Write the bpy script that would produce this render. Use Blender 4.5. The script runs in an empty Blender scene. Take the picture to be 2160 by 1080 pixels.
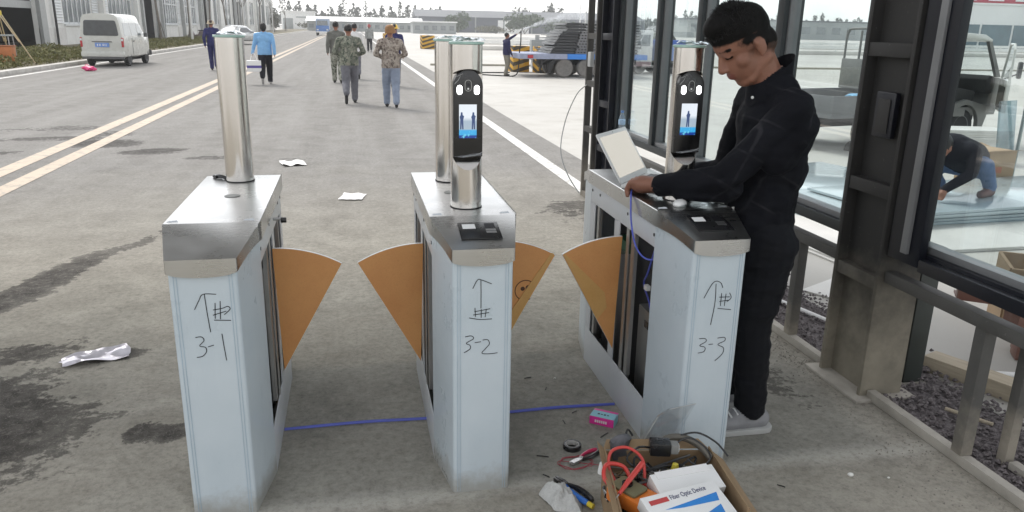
import bpy, bmesh, math, random
import numpy as np
from mathutils import Vector, Matrix, noise as mnoise
random.seed(7)
PI = math.pi
scene = bpy.context.scene
C = scene.collection

# ---------------------------------------------------------------- camera
RW = ((0.97976, -0.03856, 0.19643), (-0.19924, -0.28265, 0.93830), (0.01934, -0.95845, -0.28461))
rx_, fw_ = Vector((RW[0][0], RW[1][0], RW[2][0])), Vector((RW[0][2], RW[1][2], RW[2][2])).normalized()
rx_ = (rx_ - fw_ * rx_.dot(fw_)).normalized()
up_ = rx_.cross(fw_)
cam_d = bpy.data.cameras.new('camera')
cam_d.sensor_width = 36.0
cam_d.lens = 27.0
cam_d.clip_start = 0.05
cam_d.clip_end = 4000
cam = bpy.data.objects.new('camera', cam_d)
C.objects.link(cam)
cam.matrix_world = Matrix(((rx_.x, up_.x, -fw_.x, 0), (rx_.y, up_.y, -fw_.y, 0), (rx_.z, up_.z, -fw_.z, 1.66), (0, 0, 0, 1)))
scene.camera = cam

# ---------------------------------------------------------------- world: bright overcast
SUN_EL, SUN_AZ = math.radians(52), math.radians(-28)      # azimuth from +Y towards +X
world = bpy.data.worlds.new('World')
scene.world = world
world.use_nodes = True
wn, wl = world.node_tree.nodes, world.node_tree.links
wn.clear()
sky = wn.new('ShaderNodeTexSky')
sky.sky_type = 'NISHITA'
sky.sun_disc = False
sky.sun_elevation = SUN_EL
sky.sun_rotation = SUN_AZ
sky.air_density = 1.0
sky.dust_density = 1.0
sky.ozone_density = 1.0
hs = wn.new('ShaderNodeHueSaturation')
hs.inputs['Saturation'].default_value = 0.12
bg = wn.new('ShaderNodeBackground')
bg.inputs['Strength'].default_value = 0.15
wo = wn.new('ShaderNodeOutputWorld')
wl.new(sky.outputs[0], hs.inputs['Color'])
wl.new(hs.outputs[0], bg.inputs['Color'])
wl.new(bg.outputs[0], wo.inputs['Surface'])
sun_d = bpy.data.lights.new('sun', 'SUN')
sun_d.energy = 1.3
sun_d.angle = math.radians(22)
sun_d.color = (1.0, 0.96, 0.9)
sun = bpy.data.objects.new('sun', sun_d)
C.objects.link(sun)
sdir = Vector((math.sin(SUN_AZ) * math.cos(SUN_EL), math.cos(SUN_AZ) * math.cos(SUN_EL), math.sin(SUN_EL)))
sun.rotation_euler = sdir.to_track_quat('Z', 'Y').to_euler()
sun.location = (0, 0, 30)
vs = scene.view_settings
vs.view_transform = 'Standard'
vs.look = 'None'
vs.gamma = 1.0
vs.exposure = 1.0
vs.use_curve_mapping = False
scene.cycles.use_denoising = True
scene.cycles.max_bounces = 6
scene.cycles.transparent_max_bounces = 16
scene.cycles.caustics_reflective = False
scene.cycles.caustics_refractive = False

# ---------------------------------------------------------------- materials
class NT:
    def __init__(s, name):
        s.m = bpy.data.materials.new(name)
        s.m.use_nodes = True
        s.n, s.l = s.m.node_tree.nodes, s.m.node_tree.links
        s.b = s.n['Principled BSDF']
        s.out = s.n['Material Output']
    def node(s, t, **k):
        x = s.n.new('ShaderNode' + t)
        for a, v in k.items():
            setattr(x, a, v)
        return x
    def lk(s, a, b):
        s.l.new(a, b)
    def val(s, sock, v):
        if hasattr(v, 'is_output'):
            s.lk(v, sock)
        else:
            sock.default_value = v
    def math(s, op, a, b=0.5, c=None, clamp=False):
        x = s.node('Math', operation=op)
        x.use_clamp = clamp
        s.val(x.inputs[0], a); s.val(x.inputs[1], b)
        if c is not None:
            s.val(x.inputs[2], c)
        return x.outputs[0]
    def mix(s, fac, a, b, blend='MIX'):
        x = s.node('Mix', data_type='RGBA', blend_type=blend)
        s.val(x.inputs[0], fac)
        s.val(x.inputs[6], col4(a)); s.val(x.inputs[7], col4(b))
        return x.outputs[2]
    def coord(s, kind='Object', scale=None):
        tc = s.node('TexCoord')
        o = tc.outputs[kind]
        if scale is not None:
            mp = s.node('Mapping')
            mp.inputs['Scale'].default_value = scale
            s.lk(o, mp.inputs['Vector'])
            o = mp.outputs[0]
        return o
    def noise(s, scale, detail=4, rough=.55, vec=None, dist=0.0):
        x = s.node('TexNoise')
        x.inputs['Scale'].default_value = scale
        x.inputs['Detail'].default_value = detail
        x.inputs['Roughness'].default_value = rough
        x.inputs['Distortion'].default_value = dist
        s.lk(vec if vec is not None else s.coord(), x.inputs['Vector'])
        return x.outputs['Fac']
    def ramp(s, fac, lo, hi, a=0.0, b=1.0):
        x = s.node('MapRange')
        x.clamp = True
        s.val(x.inputs[0], fac)
        x.inputs[1].default_value = lo; x.inputs[2].default_value = hi
        x.inputs[3].default_value = a; x.inputs[4].default_value = b
        return x.outputs[0]
    def bump(s, h, strength=.3, dist=.01):
        x = s.node('Bump')
        x.inputs['Strength'].default_value = strength
        x.inputs['Distance'].default_value = dist
        s.lk(h, x.inputs['Height'])
        s.lk(x.outputs[0], s.b.inputs['Normal'])

def col4(c):
    if hasattr(c, 'is_output'):
        return c
    return (c[0], c[1], c[2], 1.0)

MATS = {}
def pmat(name, col, rough=.6, metal=0.0, var=.12, vscale=6.0, bump=0.0, bscale=40.0, dirt=None, dscale=2.0, coat=0.0, spec=.5, scale=None):
    """plain procedural material: base colour with soft variation, optional grime and fine relief"""
    if name in MATS:
        return MATS[name]
    t = NT(name)
    v = t.coord('Object', scale)
    n = t.noise(vscale, 5, .6, v)
    a = tuple(max(0, c * (1 - var)) for c in col); b = tuple(min(1, c * (1 + var)) for c in col)
    c = t.mix(t.ramp(n, .3, .7), a, b)
    if dirt:
        n2 = t.noise(dscale, 6, .65, v)
        c = t.mix(t.ramp(n2, .5, .72, 0, .75), c, dirt)
    t.lk(c, t.b.inputs['Base Color'])
    t.lk(t.ramp(n, .2, .8, max(.02, rough - .07), min(1, rough + .07)), t.b.inputs['Roughness'])
    t.b.inputs['Metallic'].default_value = metal
    t.b.inputs['Specular IOR Level'].default_value = spec
    t.b.inputs['Coat Weight'].default_value = coat
    if bump:
        t.bump(t.noise(bscale, 4, .6, v), bump, .01)
    MATS[name] = t.m
    return t.m

def glassmat(name, tint=(.93, .97, .97), rough=0.0, fres=1.45, clear=.92):
    if name in MATS:
        return MATS[name]
    t = NT(name)
    tr = t.node('BsdfTransparent'); tr.inputs[0].default_value = col4(tint)
    gl = t.node('BsdfGlossy'); gl.inputs['Roughness'].default_value = rough
    gl.inputs[0].default_value = (.95, .97, 1, 1)
    fr = t.node('LayerWeight'); fr.inputs[0].default_value = .5
    fz = t.math('POWER', fr.outputs['Facing'], 5.0)
    fz = t.math('ADD', t.math('MULTIPLY', fz, .9), ((fres - 1) / (fres + 1)) ** 2 * 1.6)
    mx = t.node('MixShader')
    n = t.noise(3.0, 4)
    f = t.math('ADD', fz, t.ramp(n, .35, .75, 0, 1 - clear), clamp=True)
    t.lk(f, mx.inputs[0]); t.lk(tr.outputs[0], mx.inputs[1]); t.lk(gl.outputs[0], mx.inputs[2])
    t.lk(mx.outputs[0], t.out.inputs['Surface'])
    MATS[name] = t.m
    return t.m

def emat(name, col, strength):
    if name in MATS:
        return MATS[name]
    t = NT(name)
    t.b.inputs['Base Color'].default_value = (.02, .02, .02, 1)
    t.b.inputs['Emission Color'].default_value = col4(col)
    t.b.inputs['Emission Strength'].default_value = strength
    MATS[name] = t.m
    return t.m

def brushed(name, col=(.60, .59, .57), rough=.28, axis='z', streak=.35):
    if name in MATS:
        return MATS[name]
    t = NT(name)
    sc = {'z': (420, 420, 3), 'x': (3, 420, 420), 'y': (420, 3, 420)}[axis]
    v = t.coord('Object', sc)
    n = t.noise(1.0, 3, .6, v)
    n2 = t.noise(5.0, 5, .6)
    t.lk(t.mix(t.ramp(n, .3, .7), tuple(c * .96 for c in col), tuple(min(1, c * 1.03) for c in col)), t.b.inputs['Base Color'])
    r = t.math('ADD', t.ramp(n, .3, .7, rough - .015, rough + .02), t.ramp(n2, .45, .75, 0, .10))
    t.lk(r, t.b.inputs['Roughness'])
    t.b.inputs['Metallic'].default_value = 1.0
    t.b.inputs['Anisotropic'].default_value = streak
    MATS[name] = t.m
    return t.m

# ---------------------------------------------------------------- geometry helpers
class MB:
    """collects vertices and faces; build() links them as ONE mesh object"""
    def __init__(s):
        s.v, s.f, s.mi = [], [], []
    def add(s, vs, fs, mi=0):
        o = len(s.v)
        s.v += [tuple(p) for p in vs]
        s.f += [tuple(i + o for i in f) for f in fs]
        s.mi += [mi] * len(fs)
        return s
    def box(s, a, b, mi=0, M=None):
        x0, y0, z0 = a; x1, y1, z1 = b
        vs = [Vector(p) for p in ((x0, y0, z0), (x1, y0, z0), (x1, y1, z0), (x0, y1, z0), (x0, y0, z1), (x1, y0, z1), (x1, y1, z1), (x0, y1, z1))]
        if M is not None:
            vs = [M @ p for p in vs]
        return s.add(vs, [(0, 3, 2, 1), (4, 5, 6, 7), (0, 1, 5, 4), (1, 2, 6, 5), (2, 3, 7, 6), (3, 0, 4, 7)], mi)
    def cbox(s, c, d, mi=0, rz=0.0, rx=0.0, ry=0.0):
        M = Matrix.Translation(Vector(c)) @ Matrix.Rotation(rz, 4, 'Z') @ Matrix.Rotation(ry, 4, 'Y') @ Matrix.Rotation(rx, 4, 'X')
        h = [q / 2 for q in d]
        return s.box([-q for q in h], h, mi, M)
    def tube(s, pts, r, n=8, mi=0, caps=True):
        pts = [Vector(p) for p in pts]
        rs = r if isinstance(r, (list, tuple)) else [r] * len(pts)
        rings = []
        d0 = (pts[1] - pts[0]).normalized()
        u = d0.cross(Vector((0, 0, 1)))
        if u.length < 1e-3:
            u = d0.cross(Vector((1, 0, 0)))
        u.normalize()
        for i, p in enumerate(pts):
            if i == 0: d = pts[1] - pts[0]
            elif i == len(pts) - 1: d = pts[-1] - pts[-2]
            else: d = (pts[i + 1] - pts[i]).normalized() + (pts[i] - pts[i - 1]).normalized()
            if d.length < 1e-9: d = d0
            d = d.normalized()
            u = (u - d * u.dot(d))
            if u.length < 1e-6: u = d.orthogonal()
            u.normalize()
            w = d.cross(u)
            rings.append([p + (u * math.cos(2 * PI * k / n) + w * math.sin(2 * PI * k / n)) * rs[i] for k in range(n)])
        s.loft(rings, mi, caps)
        return s
    def loft(s, rings, mi=0, caps=True, closed=True):
        n = len(rings[0]); vs = [p for r in rings for p in r]; fs = []
        for i in range(len(rings) - 1):
            for k in range(n if closed else n - 1):
                a, b = i * n + k, i * n + (k + 1) % n
                fs.append((a, b, b + n, a + n))
        if caps:
            fs.append(tuple(range(n - 1, -1, -1)))
            o = (len(rings) - 1) * n
            fs.append(tuple(o + k for k in range(n)))
        return s.add(vs, fs, mi)
    def cyl(s, c, r, h, n=24, mi=0, axis='z', r2=None):
        c = Vector(c); r2 = r if r2 is None else r2
        ax = {'z': ((1, 0, 0), (0, 1, 0), (0, 0, 1)), 'x': ((0, 1, 0), (0, 0, 1), (1, 0, 0)), 'y': ((0, 0, 1), (1, 0, 0), (0, 1, 0))}[axis]
        u, w, d = (Vector(q) for q in ax)
        rg = lambda rr, t: [c + d * t + (u * math.cos(2 * PI * k / n) + w * math.sin(2 * PI * k / n)) * rr for k in range(n)]
        return s.loft([rg(r, 0), rg(r2, h)], mi)
    def lathe(s, prof, n=24, mi=0, c=(0, 0, 0), axis='z'):
        c = Vector(c); rings = []
        for r, t in prof:
            if axis == 'z': rings.append([c + Vector((r * math.cos(2 * PI * k / n), r * math.sin(2 * PI * k / n), t)) for k in range(n)])
            elif axis == 'y': rings.append([c + Vector((r * math.sin(2 * PI * k / n), t, r * math.cos(2 * PI * k / n))) for k in range(n)])
            else: rings.append([c + Vector((t, r * math.cos(2 * PI * k / n), r * math.sin(2 * PI * k / n))) for k in range(n)])
        return s.loft(rings, mi)
    def prism(s, poly, a, b, plane='xz', mi=0):
        """polygon in a plane, pulled from a to b along the third axis"""
        f = {'xz': lambda p, t: (p[0], t, p[1]), 'yz': lambda p, t: (t, p[0], p[1]), 'xy': lambda p, t: (p[0], p[1], t)}[plane]
        return s.loft([[Vector(f(p, a)) for p in poly], [Vector(f(p, b)) for p in poly]], mi)
    def quad(s, p, mi=0):
        return s.add(p, [tuple(range(len(p)))], mi)
    def sphere(s, c, r, nu=12, nv=8, mi=0):
        rr = r if isinstance(r, (tuple, list)) else (r, r, r)
        rings = []
        for j in range(nv + 1):
            th = PI * min(max(j / nv, .02), .98)
            rings.append([Vector((c[0] + rr[0] * math.sin(th) * math.cos(2 * PI * k / nu), c[1] + rr[1] * math.sin(th) * math.sin(2 * PI * k / nu), c[2] - rr[2] * math.cos(th))) for k in range(nu)])
        return s.loft(rings, mi)
    def mesh(s, name):
        me = bpy.data.meshes.new(name)
        me.from_pydata([tuple(p) for p in s.v], [], s.f)
        return me
    def build(s, name, mats, parent=None, smooth=False, bevel=0.0, segs=2, angle=35, fix=True):
        me = s.mesh(name)
        mats = mats if isinstance(mats, (list, tuple)) else [mats]
        for m in mats:
            me.materials.append(m)
        if len(mats) > 1:
            me.polygons.foreach_set('material_index', s.mi)
        bm = bmesh.new(); bm.from_mesh(me)
        if fix:
            bmesh.ops.recalc_face_normals(bm, faces=bm.faces)
        if bevel > 0:
            es = [e for e in bm.edges if len(e.link_faces) == 2 and e.calc_face_angle(0) > math.radians(angle)]
            if es:
                bmesh.ops.bevel(bm, geom=es, offset=bevel, segments=segs, affect='EDGES', profile=.6, clamp_overlap=True)
        bm.to_mesh(me); bm.free()
        if smooth or bevel > 0:
            shade(me, 40)
        o = bpy.data.objects.new(name, me)
        C.objects.link(o)
        if parent is not None:
            o.parent = parent
        return o

def shade(me, deg=40):
    me.polygons.foreach_set('use_smooth', [True] * len(me.polygons))
    try:
        me.set_sharp_from_angle(angle=math.radians(deg))
    except Exception:
        pass
    me.update()

def thing(name, label, cat, loc=(0, 0, 0), rz=0.0, group=None):
    o = bpy.data.objects.new(name, None)
    C.objects.link(o)
    o.empty_display_size = .1
    o.location = loc
    o.rotation_euler = (0, 0, rz)
    return tag(o, label, cat, group)

def tag(o, label=None, cat=None, group=None, kind=None):
    if label: o['label'] = label
    if cat: o['category'] = cat
    if group: o['group'] = group
    if kind: o['kind'] = kind
    return o

def dup(root, loc=None, rz=None, label=None, parent=None):
    r = root.copy(); C.objects.link(r)
    if parent is not None: r.parent = parent
    if loc is not None: r.location = loc
    if rz is not None: r.rotation_euler = (0, 0, rz)
    if label: r['label'] = label
    for ch in list(root.children):
        dup(ch, parent=r)
    return r

def bake(o, *mods):
    """apply modifiers given as (type, settings) and keep the object"""
    for t, k in mods:
        m = o.modifiers.new(t.lower(), t)
        for a, v in k.items():
            setattr(m, a, v)
    dg = bpy.context.evaluated_depsgraph_get()
    dg.update()
    me = bpy.data.meshes.new_from_object(o.evaluated_get(dg))
    o.modifiers.clear()
    old = o.data
    o.data = me
    if not me.materials:
        for mt in old.materials: me.materials.append(mt)
    return o

def arc(cx, cy, r, a0, a1, n):
    return [(cx + r * math.cos(a0 + (a1 - a0) * i / n), cy + r * math.sin(a0 + (a1 - a0) * i / n)) for i in range(n + 1)]

def ribbon(mb, pts, w, y, plane='xz', t=.0008):
    """hand-drawn stroke as a thin flat ribbon"""
    P = [Vector((p[0], p[1])) for p in pts]
    L, Rr = [], []
    for i, p in enumerate(P):
        d = (P[min(i + 1, len(P) - 1)] - P[max(i - 1, 0)])
        d = d.normalized() if d.length > 0 else Vector((1, 0))
        nn = Vector((-d.y, d.x)) * w / 2
        L.append(p + nn); Rr.append(p - nn)
    n = len(P)
    vs = [Vector((q.x, y, q.y)) for q in L] + [Vector((q.x, y, q.y)) for q in Rr] + [Vector((q.x, y - t, q.y)) for q in L] + [Vector((q.x, y - t, q.y)) for q in Rr]
    fs = []
    for i in range(n - 1):
        fs += [(i, i + 1, n + i + 1, n + i), (2 * n + i, 3 * n + i, 3 * n + i + 1, 2 * n + i + 1), (i, 2 * n + i, 2 * n + i + 1, i + 1), (n + i, n + i + 1, 3 * n + i + 1, 3 * n + i)]
    mb.add(vs, fs)

def smoothpath(pts, n=6):
    """Catmull-Rom through the points"""
    P = [Vector(p) for p in pts]
    out = []
    for i in range(len(P) - 1):
        p0, p1, p2, p3 = P[max(i - 1, 0)], P[i], P[i + 1], P[min(i + 2, len(P) - 1)]
        for k in range(n):
            t = k / n
            out.append(.5 * ((2 * p1) + (p2 - p0) * t + (2 * p0 - 5 * p1 + 4 * p2 - p3) * t * t + (3 * p1 - p0 - 3 * p2 + p3) * t ** 3))
    out.append(P[-1])
    return out

# ================================================================ SETTING
def sheet(name, poly, z, m, kind='structure'):
    o = MB().quad([(x, y, z) for x, y in poly]).build(name, m, fix=False)
    return tag(o, kind=kind)

def ground_mat():
    t = NT('plaza_concrete')
    v = t.coord()
    n1 = t.noise(.12, 5, .6, v); n2 = t.noise(1.3, 6, .65, v); n3 = t.noise(30, 3, .6, v)
    c = t.mix(t.ramp(n1, .35, .65), (.42, .405, .375), (.50, .485, .45))
    c = t.mix(t.ramp(n2, .52, .75, 0, .45), c, (.30, .28, .245))
    t.lk(c, t.b.inputs['Base Color'])
    t.lk(t.ramp(n2, .3, .7, .55, .85), t.b.inputs['Roughness'])
    t.bump(n3, .25, .004)
    return t.m

STAINS = [  # centre, radii, turn, strength : damp patches, tyre tracks and one dark patch on the road
    (-2.00, 3.28, .86, .62, -.10, 1.0), (-2.35, 2.6, 1.0, .55, .1, .9), (-1.95, 4.02, .62, .20, .25, .75), (-2.05, 5.2, .17, 1.0, -.27, .85), (-1.62, 6.35, .10, .55, -.30, .6),
    (-2.9, 4.4, .35, .5, .3, .7), (-.91, 3.14, .075, .11, -.2, 1.0), (-.775, 3.10, .06, .085, 0, 1.0), (-1.26, 3.98, .2, .1, .3, .8),
    (-4.5, 13.4, 1.0, .45, .2, .55), (-4.2, 12.2, .95, .30, .1, .65), (-4.9, 10.9, .95, .3, .0, .65), (-3.45, 11.7, .62, .48, -.3, .8),
    (-2.6, 10.9, .52, .30, .2, .75), (-1.75, 10.3, .46, .24, 0, .6), (-.75, 10.1, .42, .17, .1, .45), (-3.6, 12.7, .5, .4, 0, .6), (-5.6, 12.5, .6, .3, 0, .5),
    (1.5, 6.3, .8, .4, .2, .35), (.9, 5.0, .9, .35, -.2, .25), (2.03, 3.12, .16, .35, .1, .55), (1.85, 2.75, .28, .28, 0, .35), (2.2, 6.9, .6, .6, 0, .62)]  # last entry: dark patch at the foot of the far column

def road_mat():
    t = NT('road_surface')
    v = t.coord()
    sep = t.node('SeparateXYZ'); t.lk(v, sep.inputs[0])
    n1 = t.noise(.45, 5, .6, v); n2 = t.noise(2.6, 7, .68, v, .4); n3 = t.noise(55, 4, .7, v); n4 = t.noise(9, 6, .7, v)
    # lane streaks along the road
    vs_ = t.coord('Object', (1.3, .07, 1))
    ns = t.noise(1.6, 5, .6, vs_)
    asph = t.mix(t.ramp(n2, .3, .7), (.178, .170, .160), (.262, .254, .242))
    asph = t.mix(t.ramp(ns, .42, .70, 0, .55), asph, (.315, .305, .292))
    conc = t.mix(t.ramp(n2, .30, .70), (.225, .212, .180), (.405, .382, .330))
    conc = t.mix(t.ramp(n1, .42, .66, 0, .6), conc, (.36, .325, .265))
    conc = t.mix(t.ramp(n4, .56, .75, 0, .55), conc, (.19, .185, .165))
    far = t.ramp(t.math('ADD', sep.outputs[1], t.ramp(n1, 0, 1, -2.5, 2.5)), 4.2, 9.5)
    c = t.mix(far, conc, asph)
    # damp and dark patches with ragged edges: the sheet carries where they lie, noise breaks up their rims
    at = t.node('Attribute', attribute_name='damp'); dm = at.outputs['Fac']
    n7 = t.noise(26, 5, .7, v)
    rag = t.math('ADD', t.math('MULTIPLY', t.math('SUBTRACT', n2, .5), 1.15), t.math('MULTIPLY', t.math('SUBTRACT', n4, .5), .75))
    rag = t.math('ADD', rag, t.math('MULTIPLY', t.math('SUBTRACT', n7, .5), .45))
    wet = t.math('MULTIPLY', t.ramp(t.math('ADD', dm, rag), .50, .58), t.ramp(dm, .15, .8, .35, 1.0))
    wet = t.math('MULTIPLY', wet, t.ramp(n4, .3, .6, .72, 1.0))
    # damp strip of newer concrete that the gates stand on
    yy = t.math('ADD', sep.outputs[1], t.ramp(n2, 0, 1, -.09, .09))
    xx = t.math('ADD', sep.outputs[0], t.ramp(n4, 0, 1, -.12, .12))
    strip = t.math('MULTIPLY', t.ramp(yy, 2.44, 2.48), t.ramp(yy, 3.70, 3.64))
    strip = t.math('MULTIPLY', strip, t.math('MULTIPLY', t.ramp(xx, -.62, -.5), t.ramp(xx, 2.24, 2.12)))
    c = t.mix(t.math('MULTIPLY', strip, .78), c, t.mix(t.ramp(n2, .3, .7), (.20, .197, .175), (.33, .32, .28)))
    band = t.math('MULTIPLY', t.ramp(yy, 2.40, 2.45), t.ramp(yy, 2.55, 2.47))
    band = t.math('MULTIPLY', band, t.ramp(xx, -.5, -.35))
    c = t.mix(t.math('MULTIPLY', band, .55), c, (.52, .50, .45))
    c = t.mix(t.math('MULTIPLY', wet, .92), c, (.026, .022, .021))
    c = t.mix(t.ramp(n3, .49, .68, 0, .55), c, t.mix(.5, c, (.05, .05, .045)))
    c = t.mix(t.ramp(n7, .51, .67, 0, .55), c, t.mix(.55, c, (.09, .085, .07)))
    c = t.mix(t.ramp(n7, .48, .34, 0, .28), c, t.mix(.5, c, (.60, .56, .48)))
    n5 = t.noise(140, 2, .6, v)
    c = t.mix(t.ramp(n5, .60, .74, 0, .45), c, (.45, .43, .38))
    t.lk(c, t.b.inputs['Base Color'])
    r = t.math('SUBTRACT', t.ramp(n4, .3, .7, .84, .98), t.math('MULTIPLY', wet, .20))
    t.lk(r, t.b.inputs['Roughness'])
    t.lk(t.ramp(wet, 0, 1, .22, .08), t.b.inputs['Specular IOR Level'])
    hgt = t.math('ADD', t.math('MULTIPLY', n3, .7), t.math('MULTIPLY', n4, .6))
    t.bump(hgt, .5, .008)
    return t.m

def paint_mat(name, col, wear=(.25, .24, .22)):
    t = NT(name)
    v = t.coord()
    n = t.noise(7, 7, .7, v); n2 = t.noise(.8, 4, .6, v)
    c = t.mix(t.ramp(n2, .3, .7), tuple(q * .88 for q in col), col)
    c = t.mix(t.ramp(n, .50, .68, 0, .85), c, wear)
    t.lk(c, t.b.inputs['Base Color'])
    t.b.inputs['Roughness'].default_value = .7
    MATS[name] = t.m
    return t.m

M_plaza = ground_mat()
sheet('ground', [(-700, -60), (900, -60), (900, 1100), (-700, 1100)], -.012, M_plaza)
def road_sheet():
    xs = np.concatenate([np.linspace(-10.1, -6, 6), np.linspace(-5.9, 2.42, 105)]); ys = np.linspace(1.0, 15.4, 181)
    X, Yv = np.meshgrid(xs, ys)
    D = np.zeros_like(X)
    for (cx, cy, rx, ry, rot, k) in STAINS:
        dx, dy = X - cx, Yv - cy
        u = (dx * math.cos(rot) + dy * math.sin(rot)) / rx; w = (-dx * math.sin(rot) + dy * math.cos(rot)) / ry
        D = np.maximum(D, k * np.clip(1.55 - np.sqrt(u * u + w * w), 0, 1))
    nx, ny = len(xs), len(ys)
    vs_ = [(float(x), float(y), 0.0) for y in ys for x in xs]
    fs = [(j * nx + i, j * nx + i + 1, (j + 1) * nx + i + 1, (j + 1) * nx + i) for j in range(ny - 1) for i in range(nx - 1)]
    n0 = len(vs_)
    vs_ += [(-10.1, -6, 0), (2.42, -6, 0), (2.95, 15.4, 0), (2.95, 7.9, 0), (2.42, 7.9, 0), (3.1, 30, 0), (3.4, 600, 0), (-10.1, 600, 0)]
    top0, topn = (ny - 1) * nx, ny * nx - 1
    fs.append(tuple([n0, n0 + 1] + list(range(nx - 1, -1, -1))))
    fs.append(tuple(list(range(top0, topn + 1)) + [n0 + 2, n0 + 5, n0 + 6, n0 + 7]))
    rows = [j for j in range(ny) if ys[j] >= 7.9]
    fs.append(tuple([n0 + 3, n0 + 2] + [j * nx + nx - 1 for j in reversed(rows)]))
    me = bpy.data.meshes.new('road'); me.from_pydata(vs_, [], fs)
    a = me.attributes.new('damp', 'FLOAT', 'POINT')
    a.data.foreach_set('value', np.concatenate([D.ravel(), np.zeros(8)]).astype(np.float32))
    me.materials.append(road_mat())
    o = bpy.data.objects.new('road', me); C.objects.link(o)
    return tag(o, kind='structure')
road_sheet()
M_yel = paint_mat('yellow_road_paint', (.55, .45, .35))
M_wht = paint_mat('white_road_paint', (.72, .71, .68))
for x0, x1 in ((-3.56, -3.36), (-3.98, -3.76)):
    tag(MB().quad([(x0, 1, .004), (x1, 1, .004), (x1, 400, .004), (x0, 400, .004)]).build('centre_line', M_yel, fix=False), kind='structure')
tag(MB().quad([(2.335, 7.2, .004), (2.50, 7.2, .004), (2.58, 300, .004), (2.36, 300, .004)]).build('edge_line', M_wht, fix=False), kind='structure')
tag(MB().quad([(-9.85, 8, .004), (-9.70, 8, .004), (-9.70, 400, .004), (-9.85, 400, .004)]).build('edge_line', M_wht, fix=False), kind='structure')

M_kerb = pmat('kerb_concrete', (.52, .50, .47), .8, var=.15, vscale=3, bump=.2, dirt=(.30, .28, .25))
kb = MB()
kb.box((-10.42, 6, -.01), (-10.1, 300, .13))
tag(kb.build('kerb', M_kerb, bevel=.02), kind='structure')
M_soil = pmat('verge_soil', (.16, .14, .09), .95, var=.3, vscale=2, bump=.5, bscale=8)
sheet('verge', [(-17.5, 6), (-10.40, 6), (-10.40, 300), (-17.5, 300)], .10, M_soil)
M_curbp = pmat('plaza_kerb', (.34, .32, .27), .85, var=.2)
tag(MB().box((3.5, 35.2, -.02), (120, 35.5, .07)).build('plaza_kerb', M_curbp, bevel=.01), kind='structure')

def leafmat(name, a, b, c=None):
    t = NT(name)
    oi = t.node('ObjectInfo')
    v = t.coord()
    n = t.noise(.8, 4, .6, v); n2 = t.noise(14, 2, .5, v)
    k = t.mix(t.ramp(n, .35, .65), a, b)
    if c: k = t.mix(t.ramp(n2, .52, .66), k, c)
    t.lk(k, t.b.inputs['Base Color'])
    t.b.inputs['Roughness'].default_value = .7
    t.b.inputs['Specular IOR Level'].default_value = .2
    MATS[name] = t.m
    return t.m

def leaves(mb, n, pos, size, rnd=random):
    for _ in range(n):
        p = Vector(pos())
        s = size * rnd.uniform(.6, 1.4)
        d = Vector((rnd.gauss(0, 1), rnd.gauss(0, 1), rnd.gauss(0, .8)))
        if d.length < .01: continue
        d.normalize()
        u = d.orthogonal().normalized()
        u = Matrix.Rotation(rnd.uniform(0, 6.28), 3, d) @ u
        w = d.cross(u) * .55
        mb.add([p - u * s * .5, p + w * s * .5, p + u * s * .6, p - w * s * .5], [(0, 1, 2, 3)])

# planted verge: low ground cover nobody could count
M_cover = leafmat('verge_leaves', (.10, .115, .040), (.17, .165, .06), (.24, .20, .09))
vm = MB()
def vpos():
    y = 20 + 90 * (random.random() ** 1.7)
    x = -10.6 - 4.2 * random.random()
    h = .12 + .34 * max(0, .45 + mnoise.noise(Vector((x * .8, y * .35, 3)))) * (1.0 if x > -14 else .8)
    return (x, y, .10 + random.random() ** .8 * h)
leaves(vm, 52000, vpos, .095)
tag(vm.build('verge_plants', M_cover, fix=False), 'low green and yellowish planting along the kerb by the workshop', 'plants', kind='stuff')

# ---------------------------------------------------------------- workshop row on the left
M_wall = pmat('white_cladding', (.74, .74, .72), .6, var=.05, vscale=1.5, dirt=(.60, .59, .56), dscale=.5)
M_plinth = pmat('plinth_render', (.68, .67, .65), .8, var=.08, vscale=2, dirt=(.5, .48, .45), dscale=.8)
M_greycol = pmat('grey_steel_trim', (.36, .37, .37), .5, var=.1)
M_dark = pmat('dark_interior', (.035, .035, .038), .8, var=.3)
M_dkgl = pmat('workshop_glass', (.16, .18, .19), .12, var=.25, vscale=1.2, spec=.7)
M_wfr = pmat('window_frame_white', (.62, .64, .65), .45, var=.06)
FX = -17.5
wk = thing('workshop_building', 'long white clad workshop with tall windows and dark doorways beside the road', 'building', (FX, 0, 0))
# openings along the facade: (y0, y1, kind)
ops = [(41.0, 50.6, 'door'), (55.0, 60.6, 'win'), (64.8, 71.2, 'win'), (74.8, 79.6, 'door'), (83.0, 89.0, 'win'), (93.5, 99.5, 'win')]
y = 104.0
while y < 182:
    ops += [(y, y + 4.5, 'door'), (y + 8.5, y + 14, 'win'), (y + 18, y + 24, 'win')]
    y += 30
Y0, Y1, ZT = 38.0, 196.0, 9.0
edges = [Y0] + [q for o in ops for q in o[:2]] + [Y1]
m = MB()
for i in range(0, len(edges), 2):                     # full-height piers
    m.box((-.25, edges[i], 0), (0, edges[i + 1], ZT))
for (a, b, k) in ops:                                 # above and below the openings
    m.box((-.25, a, 5.2 if k == 'win' else 4.8), (0, b, ZT))
    if k == 'win': m.box((-.25, a, 0), (0, b, 1.35))
m.build('wall', M_wall, wk)
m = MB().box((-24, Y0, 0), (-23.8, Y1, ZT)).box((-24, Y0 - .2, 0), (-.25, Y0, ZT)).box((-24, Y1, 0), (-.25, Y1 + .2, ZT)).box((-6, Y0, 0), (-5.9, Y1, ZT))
m.build('inner_wall', M_dark, wk)
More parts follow.
